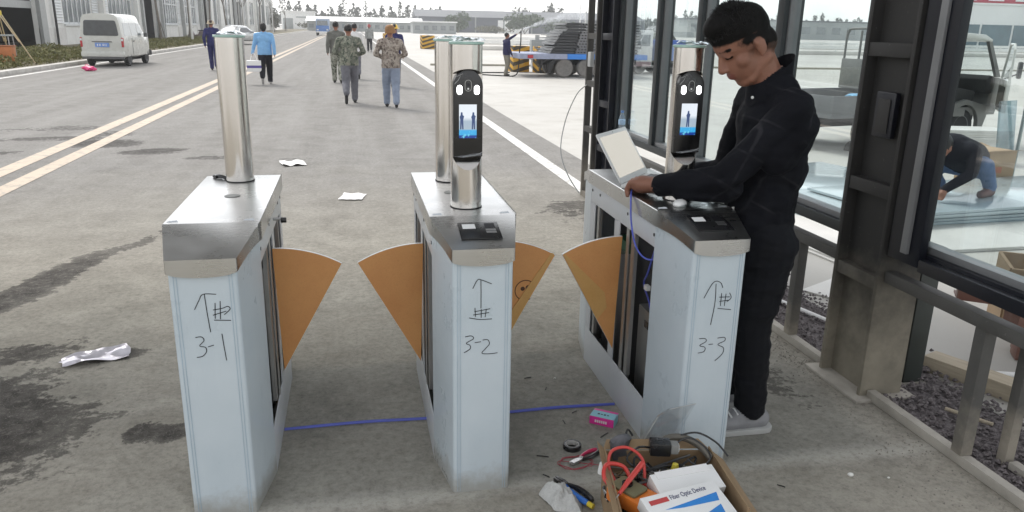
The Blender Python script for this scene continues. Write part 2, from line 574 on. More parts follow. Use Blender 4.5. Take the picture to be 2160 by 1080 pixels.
MB().box((-24.2, Y0 - .4, ZT), (.4, Y1 + .4, ZT + .35)).build('roof', M_greycol, wk)
for i in range(0, len(edges), 2):                      # plinth band
    MB().box((.0, edges[i] + .02, 0), (.05, edges[i + 1] - .02, 1.15)).build('plinth', M_plinth, wk)
for (a, b, k) in ops:
    near = a < 100
    if k == 'win':
        MB().box((-.02, a - .15, 1.25), (.14, b + .15, 1.36)).build('window_sill', M_wfr, wk)
        if near:
            npn = 6; w = (b - a) / npn
            fr = MB()
            for q in range(npn + 1):
                fr.box((-.12, a + q * w - .06, 1.36), (-.02, a + q * w + .06, 5.2))
            fr.box((-.12, a, 1.36), (-.02, b, 1.46)).box((-.12, a, 3.2), (-.021, b, 3.3)).box((-.12, a, 5.1), (-.02, b, 5.2))
            f = fr.build('window_frame', M_wfr, wk)
            for q in range(npn):
                for zz in ((1.46, 3.2), (3.3, 5.1)):
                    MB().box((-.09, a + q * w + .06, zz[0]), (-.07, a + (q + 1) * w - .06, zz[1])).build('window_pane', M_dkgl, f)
        else:
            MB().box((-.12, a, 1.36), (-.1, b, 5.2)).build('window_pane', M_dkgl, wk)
            MB().box((-.1, (a + b) / 2 - .3, 1.36), (-.02, (a + b) / 2 + .3, 5.2)).build('window_frame', M_wfr, wk)
        # louvred cladding to either side of the windows
        for (p, q) in ((a - 1.4, a - .2), (b + .2, b + 1.6)) if near else ():
            lv = MB()
            for z in range(22):
                lv.add([(0.002, p, 1.4 + z * .17), (0.002, q, 1.4 + z * .17), (.06, q, 1.42 + z * .17), (.06, p, 1.42 + z * .17), (.002, p, 1.55 + z * .17), (.002, q, 1.55 + z * .17)], [(0, 1, 2, 3), (3, 2, 5, 4)])
            lv.build('louvre_panel', M_wfr, wk, fix=False)
    else:
        MB().box((-.1, a - .45, 0), (.22, a - .02, 7)).build('door_post', M_greycol, wk)
        MB().box((-.1, b + .02, 0), (.22, b + .9, 8)).build('door_post', M_greycol, wk)
for yy in (62.6, 72.2, 81.3, 91.2, 101.8, 116, 131, 146, 160, 175, 190):
    MB().box((.02, yy - .22, 0), (.36, yy + .22, ZT)).build('column', M_greycol if int(yy) % 2 else M_wall, wk)
for yy in (53.0, 72.9, 82.2, 102.6, 130):
    MB().tube([(.18, yy, 0), (.18, yy, ZT)], .07, 8).build('downpipe', M_dark, wk)
MB().box((-5, 40, .0), (-1, 45, 1.3)).build('work_bench', pmat('brown_crate', (.16, .09, .05), .7), wk)
MB().box((-.24, 41.0, 2.2), (-.2, 50.6, 2.6)).build('door_rail', M_greycol, wk)

# ---------------------------------------------------------------- bare street trees
M_bark = pmat('bark_grey', (.17, .15, .13), .9, var=.25, vscale=8, bump=.5, bscale=30)
def bare_tree(x, y, h, label, seed, lean=0.0, group='bare street trees by the workshop'):
    rnd = random.Random(seed)
    t = thing('bare_tree', label, 'tree', (x, y, .09), group=group)
    tr = MB(); tr.tube(smoothpath([(0, 0, 0), (lean * .3, 0, h * .25), (lean * .7, .05, h * .5)], 3), [.10, .095, .09, .085, .08, .075, .07][:7], 8)
    tr.build('trunk', M_bark, t, smooth=True)
    br = MB()
    def grow(p, d, l, r, k):
        q = p + d * l * .5 + Vector((rnd.gauss(0, .04), rnd.gauss(0, .04), 0)) * l
        e = p + d * l
        br.tube([p, q, e], [r, r * .8, r * .55], 5, caps=False)
        if k == 0: return
        for _ in range(3 if k > 1 else 2):
            nd = (d + Vector((rnd.gauss(0, .42), rnd.gauss(0, .42), rnd.uniform(.0, .35)))).normalized()
            grow(e if rnd.random() < .6 else q, nd, l * rnd.uniform(.55, .8), r * .55, k - 1)
    top = Vector((lean * .7, .05, h * .5))
    for _ in range(4):
        grow(top - Vector((0, 0, rnd.uniform(0, .5))), Vector((rnd.gauss(0, .3), rnd.gauss(0, .3), 1)).normalized(), h * .22, .05, 3)
    br.build('branches', M_bark, t, smooth=True)
    tie = MB()
    tie.tube([(-.25, .2, 0), (0, .0, 1.5)], .03, 6).tube([(.3, .15, 0), (0, 0, 1.5)], .03, 6).tube([(0, -.3, 0), (0, 0, 1.5)], .03, 6)
    tie.build('support_stakes', M_bark, t)
words = ['nearest the van', 'second beyond the van', 'behind the parked scooter', 'beside the navy-clad walker', 'past the walker towards the grey car', 'behind the grey car', 'left of the woman in blue', 'last before the far white wall']
for i, (x, y) in enumerate([(-13.6, 63), (-13.4, 73), (-13.4, 83), (-13.2, 93), (-13.3, 108), (-13.2, 126), (-13.2, 150), (-13.3, 178)]):
    bare_tree(x, y, 6.6 + (i % 3) * .5, 'slim bare street tree in the verge, ' + words[i], 40 + i, .3 * ((i % 3) - 1))
# lamp posts along the verge
M_pole = pmat('pale_pole_paint', (.70, .70, .69), .45, var=.05)
for i, (x, y) in enumerate([(-12.0, 66.0), (-12.0, 98), (-12.0, 134)]):
    t = thing('street_lamp', 'white street lamp post in the verge, ' + ['in front of the parked scooter', 'between bare trees behind the navy-clad walker', 'farthest along the workshop'][i], 'street lamp', (x, y, .09), group='lamp posts along the verge')
    MB().tube([(0, 0, 0), (0, 0, 4), (0, 0, 9)], [.09, .08, .05], 10).build('post', M_pole, t, smooth=True)
    MB().box((-.14, -.14, 0), (.14, .14, .05)).build('base_plate', M_greycol, t)
    MB().tube([(0, 0, 8.9), (1.6, 0, 9.2)], .04, 8).build('arm', M_pole, t)
    MB().cbox((1.8, 0, 9.2), (.6, .2, .1)).build('lamp_head', M_greycol, t, bevel=.02)

# ---------------------------------------------------------------- far background
M_far = leafmat('far_tree_leaves', (.060, .068, .055), (.095, .100, .08))
fm = MB()
rnd = random.Random(5)
for i in range(230):
    x = -105 + i * 1.42 + rnd.uniform(-1.2, 1.2)
    y = 300 + rnd.uniform(-8, 38)
    h = rnd.uniform(6.0, 9.2) * (.80 if 40 < x < 130 else 1.0) * (1.25 if rnd.random() < .12 else 1)
    r = rnd.uniform(1.5, 2.8)
    fm.tube([(x, y, 0), (x, y, h * .8)], [.22, .06], 5)
    for _ in range(110):
        zz = rnd.uniform(.05, 1.0) ** .85
        rr = r * (1.06 - zz) ** .7 * rnd.uniform(.2, 1.1) + .1
        a = rnd.uniform(0, 6.28)
        leaves(fm, 1, lambda: (x + rr * math.cos(a), y + rr * math.sin(a), zz * h), .95, rnd)
def bandpos():
    x = rnd.uniform(-70, 190)
    top = 4.6 + 1.6 * mnoise.noise(Vector((x * .09, 1, 2))) + 1.3 * mnoise.noise(Vector((x * .45, 5, 1)))
    return (x, rnd.uniform(288, 300), top * rnd.random() ** .6)
leaves(fm, 15000, bandpos, 1.0, rnd)
tag(fm.build('far_treeline', M_far, fix=False), 'hazy grey-green line of trees on the horizon', 'trees', kind='stuff')

M_fw = pmat('far_white_wall', (.80, .80, .79), .7, var=.04, vscale=.4)
M_fg = pmat('far_grey_roof', (.085, .092, .105), .6, var=.1, vscale=.3)
M_fb = pmat('far_bluegrey_wall', (.085, .095, .12), .7, var=.12, vscale=.2)
M_fp = pmat('far_pale_grey_wall', (.30, .32, .32), .7, var=.12, vscale=.2)
def far_building(name, label, loc, size, roof, wallm, roofm, wins=0, rz=0.0, ridge=0.0):
    t = thing(name, label, 'building', loc, rz)
    w, d, h = size
    MB().box((-w / 2, -d / 2, 0), (w / 2, d / 2, h)).build('wall', wallm, t)
    if ridge:
        MB().prism([(-d / 2 - .4, h + .01), (d / 2 + .4, h + .01), (0, h + ridge)], -w / 2 - .4, w / 2 + .4, 'yz').build('roof', roofm, t)
    else:
        MB().box((-w / 2 - .3, -d / 2 - .3, h + .01), (w / 2 + .3, d / 2 + .3, h + roof)).build('roof', roofm, t)
    for i in range(wins):
        x = -w / 2 + w * (i + .5) / wins
        MB().box((x - w / wins * .28, -d / 2 - .06, h * .32), (x + w / wins * .28, -d / 2 - .01, h * .72)).build('window', M_dkgl, t)
    return t
fb = far_building('white_shed', 'white building closing the end of the road, right of the bare trees', (-15.0, 255, 0), (9.5, 12, 5.0), .3, M_fw, M_fw, 0)
MB().box((-4.2, -6.05, 0), (-1.4, -6.01, 3.2)).build('gate', M_fp, fb)
MB().box((-.4, -6.2, 3.4), (4.4, -6.02, 3.7)).build('canopy', M_fp, fb)
far_building('long_shed', 'long low white-roofed shed behind the walkers on the road', (4.2, 215, 0), (29, 10, 2.4), .5, M_fp, M_fw, 14, -.02, ridge=1.2)
far_building('low_store', 'small pale store with flat white roof left of the grey hall', (19.5, 190, 0), (10, 8, 2.5), .3, M_fp, M_fw, 5)
gh = far_building('grey_hall', 'wide grey hall with sloping dark roof behind the flatbed trailer', (58, 262, 0), (74, 26, 4.6), .3, M_fb, M_fg, 0, -.03, ridge=2.3)
for i, (a, b) in enumerate(((-11.5, -1.5), (8, 12), (16, 20))):
    MB().box((a, -13.08, 0), (b, -13.02, 3.9)).build('hall_door', M_fp if i else M_fw, gh)
for i in range(9):
    MB().box((-36.8 + i * 9, -13.25, 0), (-36.4 + i * 9, -13.0, 4.6)).build('column', M_fp, gh)
far_building('grey_depot', 'long pale grey depot beyond the parked pickup, seen through the glazing', (150, 225, 0), (110, 20, 5.0), .4, M_fp, M_fg, 22, 0)
# white and red showroom far right
sh = far_building('red_banded_building', 'white hall with red sign band and blue-grey glass front, far right through the glazing', (120, 108, 0), (74, 14, 6.2), .25, M_fw, M_fw, 0)
M_red = pmat('red_sign', (.42, .02, .05), .5, var=.08)
M_teal = pmat('bluegrey_glazing', (.10, .16, .19), .2, var=.25, vscale=.3)
rb = MB().box((-36.9, -7.2, 6.45), (37, -7.02, 9.4)).build('sign_band', M_red, sh)
MB().box((-37, -7.0, 6.46), (37, -1, 9.3)).build('parapet', M_fw, sh)
for i in range(13):
    MB().box((-35 + i * 5.5, -7.10, 0), (-29.9 + i * 5.5, -7.03, 3.45)).build('glass_front', M_teal, sh)
rnd = random.Random(3)
for i in range(15):                                    # lower ends of the raised sign letters
    g_ = MB(); x = -34 + i * 4.6
    for k in range(3):
        g_.box((x + k * .9 + rnd.uniform(0, .3), -7.32, 6.75), (x + k * .9 + .45 + rnd.uniform(0, .3), -7.21, 8.6))
    g_.box((x, -7.31, 6.75 + rnd.choice((.0, .9))), (x + 2.6, -7.21, 7.1 + rnd.choice((.0, .9)) + .9))
    g_.build('letter', M_fw, rb)
# roadside scrub in front of the hall
def shrub(x, y, r, h, label, m, n=900, leaf=.5, name='shrub', group='shrubs by the grey hall'):
    t = thing(name, label, 'shrub', (x, y, -.01), group=group)
    rr = random.Random(int(x * 31 + y))
    st = MB()
    for _ in range(5):
        st.tube([(rr.uniform(-.2, .2), rr.uniform(-.2, .2), 0), (rr.uniform(-.5, .5) * r, rr.uniform(-.5, .5) * r, h * .7)], [.08, .03], 5)
    st.build('stems', M_bark, t)
    lm = MB()
    lobes = [(rr.uniform(-.55, .55) * r, rr.uniform(-.4, .4) * r, rr.uniform(.3, .72) * h, rr.uniform(.35, .6)) for _ in range(9)]
    def pos():
        a = rr.choice(lobes)
        d = Vector((rr.gauss(0, 1), rr.gauss(0, 1), rr.gauss(0, 1))).normalized() * rr.random() ** .4
        return (a[0] + d.x * a[3] * r, a[1] + d.y * a[3] * r, max(.05, a[2] + d.z * a[3] * h * .55))
    leaves(lm, n, pos, leaf, rr)
    lm.build('foliage', m, t, fix=False)
M_shr = leafmat('shrub_leaves', (.045, .075, .042), (.080, .110, .055))
M_shr2 = leafmat('scrub_leaves', (.10, .105, .075), (.15, .145, .105))
for a in ((31.5, 235, 4.6, 6.2, 'round green tree left of the pale hall door', M_shr, 1500, .6), (51, 232, 7.5, 6.0, 'broad green shrub right of the pale hall door', M_shr, 2000, .7),
          (41, 225, 6, 2.4, 'low olive scrub in front of the hall door', M_shr2, 900, .5), (21, 205, 7, 1.8, 'low scrub between the pale store and the hall', M_shr2, 900, .5),
          (62, 228, 6, 4.6, 'dark shrub behind the spraying man', M_shr, 1200, .6), (-9.5, 232, 5, 2.2, 'grey mound of scrub beside the far truck', M_shr2, 900, .5), (-17.5, 190, 1.9, 5.4, 'dusty rounded tree at the end of the bare trees', M_shr2, 900, .4)):
    shrub(*a)
rnd = random.Random(9)
for i, x in enumerate((63, 66.5, 73, 76, 79.5, 92)):
    shrub(x, 300, 2.6, rnd.uniform(9.5, 12), 'grey-green tree top rising behind the grey hall roof, ' + ['leftmost', 'second from left', 'third from left', 'fourth from left', 'fifth from left', 'rightmost'][i], M_far, 500, 1.0, 'tree', 'tree tops over the hall')

# white guard rails across the plaza
M_rail = pmat('white_rail_paint', (.78, .78, .76), .5, var=.08, vscale=1)
M_footing = pmat('concrete_barrier', (.62, .60, .56), .8, var=.12, vscale=.8)  # plain concrete colour of the rail footing
def guard_rail(x0, x1, y, label):
    t = thing('guard_rail', label, 'guard rail', (x0, y, -.012))
    L = x1 - x0
    MB().prism([(0, .50), (.05, .47), (.05, .72), (0, .75)], 0, L, 'yz').build('rail_beam', M_rail, t)
    MB().box((0, -.2, 0), (L, .2, .30)).build('footing', M_footing, t, bevel=.04)
    pm = None
    for i in range(int(L / 4) + 1):
        if pm is None:
            pm = MB().box((-.05, -.05, .30), (.05, -.002, .74)).build('post', M_rail, t)
        else:
            q = pm.copy(); C.objects.link(q); q.location.x = i * 4
guard_rail(8.3, 75, 60.5, 'near white guard rail across the pale plaza behind the striped blocks')
guard_rail(8.6, 120, 82, 'far white guard rail beyond the striped blocks, before the scrub')
# thin light masts
for i, (x, y, h, lab) in enumerate([(20.5, 70, 5.2, 'thin white mast between the spraying man and the trailer load'), (33.0, 110, 7, 'thin pale mast seen through the glazing, by the operator back'), (3.5, 160, 7.5, 'thin white mast behind the orange helmet walker')]):
    t = thing('light_mast', lab, 'mast', (x, y, -.012))
    MB().tube([(0, 0, 0), (0, 0, h)], [.07, .04], 8).build('pole', M_pole, t)
    MB().cbox((0, -.15, h), (.5, .35, .12)).build('lamp_head', M_greycol, t)
    MB().cyl((0, 0, 0), .2, .06, 12).build('base', M_greycol, t)

# ---------------------------------------------------------------- canopy over the gateway (above the picture)
M_soff = pmat('canopy_soffit', (.20, .20, .19), .7, var=.1, vscale=1)
cn = thing('gate_canopy', 'dark steel canopy roof over the gateway, above the picture', 'canopy', (-1.5, 3.4, 4.2))
MB().box((-4.6, .3, .18), (4.3, 4.4, .26)).build('roof_sheet', M_soff, cn)
for y in (.5, 1.7, 2.9, 4.2):
    MB().box((-4.6, y - .06, -.02), (4.3, y + .06, .175)).build('beam', M_soff, cn)
for y in (.6, 4.1):
    MB().box((-4.55, y - .1, -4.2), (-4.35, y + .1, -.021)).build('leg', M_soff, cn)
    
# ---------------------------------------------------------------- air
hz = MB().box((-720, -80, -1.0), (920, 1120, 14.0)).build('haze', bpy.data.materials.new('haze_air'))
hm = hz.data.materials[0]; hm.use_nodes = True
hm.node_tree.nodes.clear()
pv = hm.node_tree.nodes.new('ShaderNodeVolumePrincipled'); ho = hm.node_tree.nodes.new('ShaderNodeOutputMaterial')
pv.inputs['Color'].default_value = (.93, .95, .97, 1)
pv.inputs['Density'].default_value = .0007
pv.inputs['Anisotropy'].default_value = .2
hm.node_tree.links.new(pv.outputs[0], ho.inputs['Volume'])
tag(hz, kind='stuff')
scene.cycles.volume_bounces = 1

# ================================================================ TURNSTILES
M_film = None
def film_mat():
    t = NT('blue_protective_film')
    v = t.coord()
    n = t.noise(3.2, 5, .6, v); n2 = t.noise(28, 3, .5, t.coord('Object', (1, 1, .25)))
    c = t.mix(t.ramp(n, .3, .7), (.51, .585, .635), (.58, .645, .69))
    c = t.mix(t.ramp(n2, .58, .78, 0, .3), c, (.58, .65, .69))
    sp = t.node('SeparateXYZ'); t.lk(v, sp.inputs[0])
    dz = t.math('ADD', sp.outputs[2], t.math('MULTIPLY', t.noise(14, 6, .7, v), -.16))
    c = t.mix(t.ramp(dz, .02, -.06, 0, .75), c, (.30, .28, .24))          # splashed dust at the foot
    sm = t.noise(7, 6, .75, t.coord('Object', (1.5, 1.5, .6)))
    c = t.mix(t.ramp(sm, .60, .74, 0, .22), c, (.36, .40, .42))            # handling smears
    t.lk(c, t.b.inputs['Base Color'])
    t.lk(t.math('ADD', t.ramp(n, .3, .7, .24, .38), t.ramp(sm, .5, .75, 0, .18)), t.b.inputs['Roughness'])
    t.b.inputs['Coat Weight'].default_value = .25
    t.b.inputs['Coat Roughness'].default_value = .2
    t.bump(t.math('ADD', n2, t.math('MULTIPLY', t.noise(9, 5, .6, v), .8)), .16, .006)
    return t.m
M_film = film_mat()
M_filmw = pmat('pale_film_white', (.60, .63, .66), .35, var=.06, vscale=4, coat=.2)
M_steel = brushed('brushed_steel_cap', (.53, .53, .52), .27, 'x', 0.0)
M_steelz = brushed('brushed_steel_tube', (.66, .63, .60), .17, 'z', .5)
M_steel_d = brushed('dull_steel_plate', (.42, .42, .42), .4, 'x')
M_blk = pmat('black_plastic', (.012, .012, .013), .28, var=.3, spec=.6)
M_blkr = pmat('black_rubber', (.018, .018, .018), .75, var=.3)
M_alu = pmat('grey_aluminium', (.42, .42, .41), .4, metal=.7, var=.1)
M_ink = pmat('black_marker_ink', (.012, .013, .02), .6, var=.2)
M_kraft = None
def kraft_mat(name, a, b):
    t = NT(name)
    v = t.coord()
    n = t.noise(4, 5, .6, v); n2 = t.noise(120, 3, .6, v)
    c = t.mix(t.ramp(n, .3, .7), a, b)
    c = t.mix(t.ramp(n2, .5, .8, 0, .25), c, tuple(q * .7 for q in a))
    t.lk(c, t.b.inputs['Base Color'])
    t.lk(t.ramp(n, .3, .7, .42, .6), t.b.inputs['Roughness'])
    t.bump(n2, .08, .002)
    MATS[name] = t.m
    return t.m
M_kraft = kraft_mat('kraft_film', (.62, .270, .088), (.72, .355, .125))
M_kraft2 = kraft_mat('kraft_film_fold', (.60, .33, .10), (.66, .39, .14))
M_acry = pmat('white_acrylic', (.78, .78, .76), .25, var=.04)
M_white = pmat('white_plastic', (.78, .78, .77), .4, var=.04)
M_screw = pmat('dark_screw', (.03, .03, .035), .4, metal=.6)
M_pcb = pmat('green_board', (.03, .12, .06), .5)
M_wireb = pmat('blue_cable_sheath', (.09, .12, .52), .45, var=.1)
M_mark = pmat('dark_print', (.09, .035, .015), .6)

STROKES = {
 1: [[(.0, .823), (.003, .76), (.008, .692)], [(-.034, .772), (-.018, .803), (-.004, .823), (.036, .821)],
     [(.022, .768), (.05, .772), (.068, .778), (.074, .768), (.055, .750)], [(.020, .750), (.062, .762)], [(.030, .792), (.026, .738)], [(.046, .797), (.042, .735)], [(.022, .733), (.074, .729)],
     [(-.040, .676), (-.022, .677), (-.015, .664), (-.03, .646), (-.013, .640), (-.011, .624), (-.024, .609), (-.042, .606)], [(-.004, .641), (.014, .646)], [(.042, .684), (.045, .640), (.049, .589)]],
 2: [[(-.008, .828), (-.007, .776), (-.007, .725)], [(-.036, .799), (-.020, .829), (-.006, .829), (.03, .813)],
     [(-.028, .728), (-.026, .694)], [(-.006, .722), (-.006, .690)], [(.012, .722), (.008, .692)], [(-.03, .714), (.026, .722)], [(-.034, .702), (.022, .708)], [(-.048, .692), (-.01, .684), (.032, .684)],
     [(-.062, .622), (-.04, .624), (-.033, .613), (-.058, .598), (-.045, .589), (-.045, .575), (-.066, .562)], [(-.028, .598), (-.006, .600)], [(.0, .606), (.018, .606), (.024, .590), (.010, .572), (-.002, .556), (.026, .552), (.054, .554)]],
 3: [[(-.006, .773), (-.003, .70), (-.012, .611)], [(-.049, .719), (-.022, .772), (-.004, .783), (.014, .774), (.022, .756)],
     [(.02, .735), (.02, .685)], [(.038, .732), (.036, .684)], [(.012, .720), (.054, .719)], [(.014, .703), (.05, .706)], [(.052, .735), (.060, .715), (.044, .70)], [(.010, .676), (.064, .668)],
     [(-.052, .558), (-.028, .557), (-.024, .545), (-.048, .53), (-.026, .522), (-.028, .505), (-.052, .50)], [(-.012, .532), (.006, .533)], [(.022, .556), (.05, .557), (.052, .543), (.026, .53), (.050, .515), (.048, .49), (.02, .463)]]}

def shell(poly, z0, z1, th=.003):
    """folded sheet: open polyline in plan, pulled up, with thickness"""
    m = MB(); P = [Vector(p) for p in poly]; n = len(P)
    inn = []
    for i, p in enumerate(P):
        a = P[max(i - 1, 0)]; b = P[min(i + 1, n - 1)]
        d = (b - a).normalized()
        inn.append(p + Vector((-d.y, d.x)) * th)
    vs = [(p.x, p.y, z0) for p in P] + [(p.x, p.y, z1) for p in P] + [(p.x, p.y, z0) for p in inn] + [(p.x, p.y, z1) for p in inn]
    fs = []
    for i in range(n - 1):
        fs += [(i, i + 1, n + i + 1, n + i), (2 * n + i, 3 * n + i, 3 * n + i + 1, 2 * n + i + 1), (n + i, n + i + 1, 3 * n + i + 1, 3 * n + i), (i, 2 * n + i, 2 * n + i + 1, i + 1)]
    fs += [(0, n, 3 * n, 2 * n), (n - 1, 3 * n - 1, 4 * n - 1, 2 * n - 1)]
    return m.add(vs, fs)

def roundcorner(pts, r=.012, n=4):
    out = [Vector(pts[0])]
    for i in range(1, len(pts) - 1):
        p, a, b = Vector(pts[i]), Vector(pts[i - 1]), Vector(pts[i + 1])
        pa = p + (a - p).normalized() * r; pb = p + (b - p).normalized() * r
        for k in range(n + 1):
            t = k / n
            out.append(pa * (1 - t) ** 2 + p * 2 * t * (1 - t) + pb * t * t)
    return out + [Vector(pts[-1])]

def cap_mesh():
    m = MB(); W, N, yt, yn = .160, .108, .44, .69
    def end(s):
        # slanted plate
        T0, T1 = (-W, s * yt, 1.0), (W, s * yt, 1.0)
        N0, N1 = (-N, s * yn, .942), (N, s * yn, .942)
        m.add([T0, T1, N1, N0], [(0, 1, 2, 3)])
        k = 8
        # lip with a bowed lower edge
        up = [(-N + 2 * N * i / k, s * yn, .942) for i in range(k + 1)]
        lo = [(-N + 2 * N * i / k, s * yn, .897 - .016 * math.sin(PI * i / k) ** .6) for i in range(k + 1)]
        m.add(up + lo, [(i, i + 1, k + 2 + i, k + 1 + i) for i in range(k)])
        for x in (-1, 1):
            up = [(x * (W + (N - W) * i / k), s * (yt + (yn - yt) * i / k), 1.0 - .058 * i / k) for i in range(k + 1)]
            lo = [(x * (W + (N - W) * i / k), s * (yt + (yn - yt) * i / k), .935 - .038 * (i / k) + .010 * math.sin(PI * i / k)) for i in range(k + 1)]
            m.add(up + lo, [(i, i + 1, k + 2 + i, k + 1 + i) for i in range(k)])
    end(-1); end(1)
    m.add([(-W, -yt, 1), (W, -yt, 1), (W, yt, 1), (-W, yt, 1)], [(0, 1, 2, 3)])
    for x in (-1, 1):
        m.add([(x * W, -yt, 1), (x * W, yt, 1), (x * W, yt, .935), (x * W, -yt, .935)], [(0, 1, 2, 3)])
    return m

def turnstile(num, x, label, reader, flaps, group='turnstiles across the gateway'):
    t = thing('turnstile', label, 'turnstile', (x, 3.15, 0), group=group)
    W, N = .150, .1035
    nose = roundcorner([(-W, -.42), (-N, -.678), (N, -.678), (W, -.42)], .014)
    fp = shell(nose, 0, .932).build('front_panel', M_film, t, smooth=True)
    rp = shell([(-p[0], -p[1]) for p in nose], 0, .932).build('rear_panel', M_film, t, smooth=True)
    sm = MB()
    for xx in (-.0885, -.0795, .0795, .0885):
        sm.box((xx - .0007, -.6795, .005), (xx + .0007, -.6778, .90))
    sm.build('fold_seam', pmat('film_seam', (.36, .46, .54), .5), fp)
    kc = 7 if num == 1 else 8
    for nm, part in (('handwritten_arrow', STROKES[num][:2]), ('handwritten_character', STROKES[num][2:kc])) + tuple(('handwritten_digit', [q]) for q in STROKES[num][kc:]):
        hw = MB()
        for st in part:
            ribbon(hw, [tuple(q) for q in smoothpath(st, 5)] if len(st) > 2 else st, .0025, -.6786)
        hw.build(nm, M_ink, fp, fix=True)
    for s in (-1, 1):                                   # the two side frames
        xo = s * W
        a, b = min(xo, xo - s * .004), max(xo, xo - s * .004)
        MB().box((a, -.418, .0), (b, .418, .185)).build('bottom_panel', M_filmw, t, bevel=.001)
        MB().box((a, -.418, .845), (b, .418, .945)).build('top_rail', M_filmw, t, bevel=.001)
        MB().box((a, .345, .186), (b, .418, .844)).build('stile', M_filmw, t)
        MB().box((a, -.015, .186), (b, .055, .844)).build('mullion', M_filmw, t)
        MB().box((a, -.135, .186), (b, -.105, .844)).build('mullion', M_alu, t)
        for yy in (-.41, -.105, .28, .40):
            MB().cyl((xo - s * .003, yy, .905 - (.012 if yy < -.3 else 0)), .007, s * .005, 12, axis='x').build('bolt', M_screw, t)
    for (y0, y1, zt) in ((-.40, -.16, .52), (.08, .32, .66)):   # what can be seen inside
        MB().box((-.10, y0 + .03, .02), (.10, y1 - .02, zt)).build('drive_box', M_steel_d, t, bevel=.004)
        MB().box((-.06, y0 + .02, zt + .002), (.06, y1 - .05, zt + .05)).build('control_board', M_pcb, t)
    MB().box((-.012, -.41, .02), (.012, .41, .93)).build('inner_plate', M_dark, t)
    for s in (-1, 1):
        MB().tube(smoothpath([(s * .11, -.35, .84), (s * .12, -.30, .70), (s * .10, -.22, .62), (s * .12, -.36, .55), (s * .115, -.38, .3), (s * .11, -.34, .19)], 5), .004, 6).build('inner_wire', M_wireb if s < 0 else M_blkr, t, smooth=True)
        MB().cbox((s * .118, -.30, .635), (.018, .03, .02)).build('wire_plug', M_white, t)
        MB().cbox((s * .1015, -.28, .46), (.004, .04, .03)).build('plate_label', M_blk, t)
        MB().box((s * .135 - .008, -.19, .186), (s * .135 + .008, -.15, .92)).build('inner_stile', M_alu, t)
        MB().box((s * .135 - .008, .30, .186), (s * .135 + .008, .33, .92)).build('inner_stile', M_alu, t)
    cp = cap_mesh().build('cap', M_steel, t)
    bake(cp, ('WELD', dict(merge_threshold=.0004)), ('BEVEL', dict(width=.004, segments=3, limit_method='ANGLE', angle_limit=math.radians(25))), ('SOLIDIFY', dict(thickness=.002, offset=-1)))
    shade(cp.data, 30)
    # slight handling marks: raised corner tabs of film
    for xx in (-.13, .12):
        MB().add([(xx - .02, -.425, 1.0012), (xx + .02, -.43, 1.0012), (xx + .015, -.418, 1.006), (xx - .012, -.415, 1.004)], [(0, 1, 2, 3)]).build('film_scrap', M_filmw, cp)
    if reader:
        sl = math.atan2(.058, .25)
        Mx = Matrix.Translation((.005, -.565, .9735)) @ Matrix.Rotation(sl, 4, 'X')
        rw = MB().box((-.072, -.062, -.001), (.072, .062, .0025), 0, Mx).build('reader_window', M_blk, cp, bevel=.001)
        MB().box((-.058, .012, .0026), (-.012, .046, .0034), 0, Mx).build('reader_sticker', M_white, rw)
        for k, (q, r_) in enumerate(((.012, .046), (-.004, .004), (-.022, -.012))):
            MB().box((.022, q, .0026), (.058, r_ + .004, .0030), 0, Mx).build('reader_slot', M_steel_d if k else M_screw, rw)
    else:
        MB().cyl((.008, -.003, 1.0004), .030, .0014, 32).build('hole_cover', pmat('grey_disc', (.33, .33, .31), .45), cp)
    if num == 2:
        MB().cyl((-.03, -.03, 1.0004), .028, .0014, 32).build('hole_cover', pmat('grey_disc', (.33, .33, .31), .45), cp)
    if num == 1:
        MB().cyl((.158, -.02, .905), .006, .03, 10, axis='x').build('lock_barrel', M_alu, t)
        MB().cyl((.188, -.02, .900), .011, .022, 14, axis='x').build('lock_knob', M_blk, t, bevel=.002)
    for s in flaps:
        hx, hz, Rr, an = s * .150, .258, .535, math.radians(30.5)
        rim = [(hx + s * .012, hz)] + [(hx + s * (Rr * math.sin(an * k / 16)), hz + Rr * math.cos(an * k / 16)) for k in range(17)]
        rim[0] = (hx + s * .016, hz)
        f = MB().prism(rim, -.056, -.044).build('flap', M_acry, t, bevel=.0008)
        cen = Vector((hx + s * .05, hz + .33))
        fl = [((q[0] - cen.x) * .992 + cen.x, (q[1] - cen.y) * .992 + cen.y) for q in rim]
        MB().prism(fl, -.0572, -.0562).build('kraft_cover', M_kraft, f)
        MB().prism(fl, -.0438, -.0428).build('kraft_cover', M_kraft, f)
        if (num, s) in ((2, 1), (3, -1)):               # corner of the paper peeled back
            e0 = Vector((hx + s * Rr * math.sin(an), hz + Rr * math.cos(an)))
            c0 = Vector((hx + s * .016, hz))
            d = (e0 - c0).normalized(); nrm = Vector((-s * d.y, s * d.x)) if s > 0 else Vector((d.y, -d.x))
            nrm = Vector((-s * abs(d.y), abs(d.x)))
            if num == 3:
                pl = [e0 + Vector((-s * .005, 0)), e0 + nrm * .012, c0 + d * .27 + nrm * .088, c0 + d * .20 + nrm * .065, c0 + d * .17]
            else:
                pl = [e0 + Vector((-s * .006, .006)), e0 + nrm * .022, c0 + d * .2 + nrm * .050, c0 + d * .12 + nrm * .05, c0 + d * .12]
            vs_ = [(p.x, -.0590 - .004 * (i in (2, 3)), p.y) for i, p in enumerate(pl)] + [(p.x, -.0578, p.y) for p in pl]
            k = len(pl)
            MB().add(vs_, [tuple(range(k)), tuple(range(2 * k - 1, k - 1, -1))] + [(i, (i + 1) % k, k + (i + 1) % k, k + i) for i in range(k)]).build('peeled_paper', M_kraft2, f)
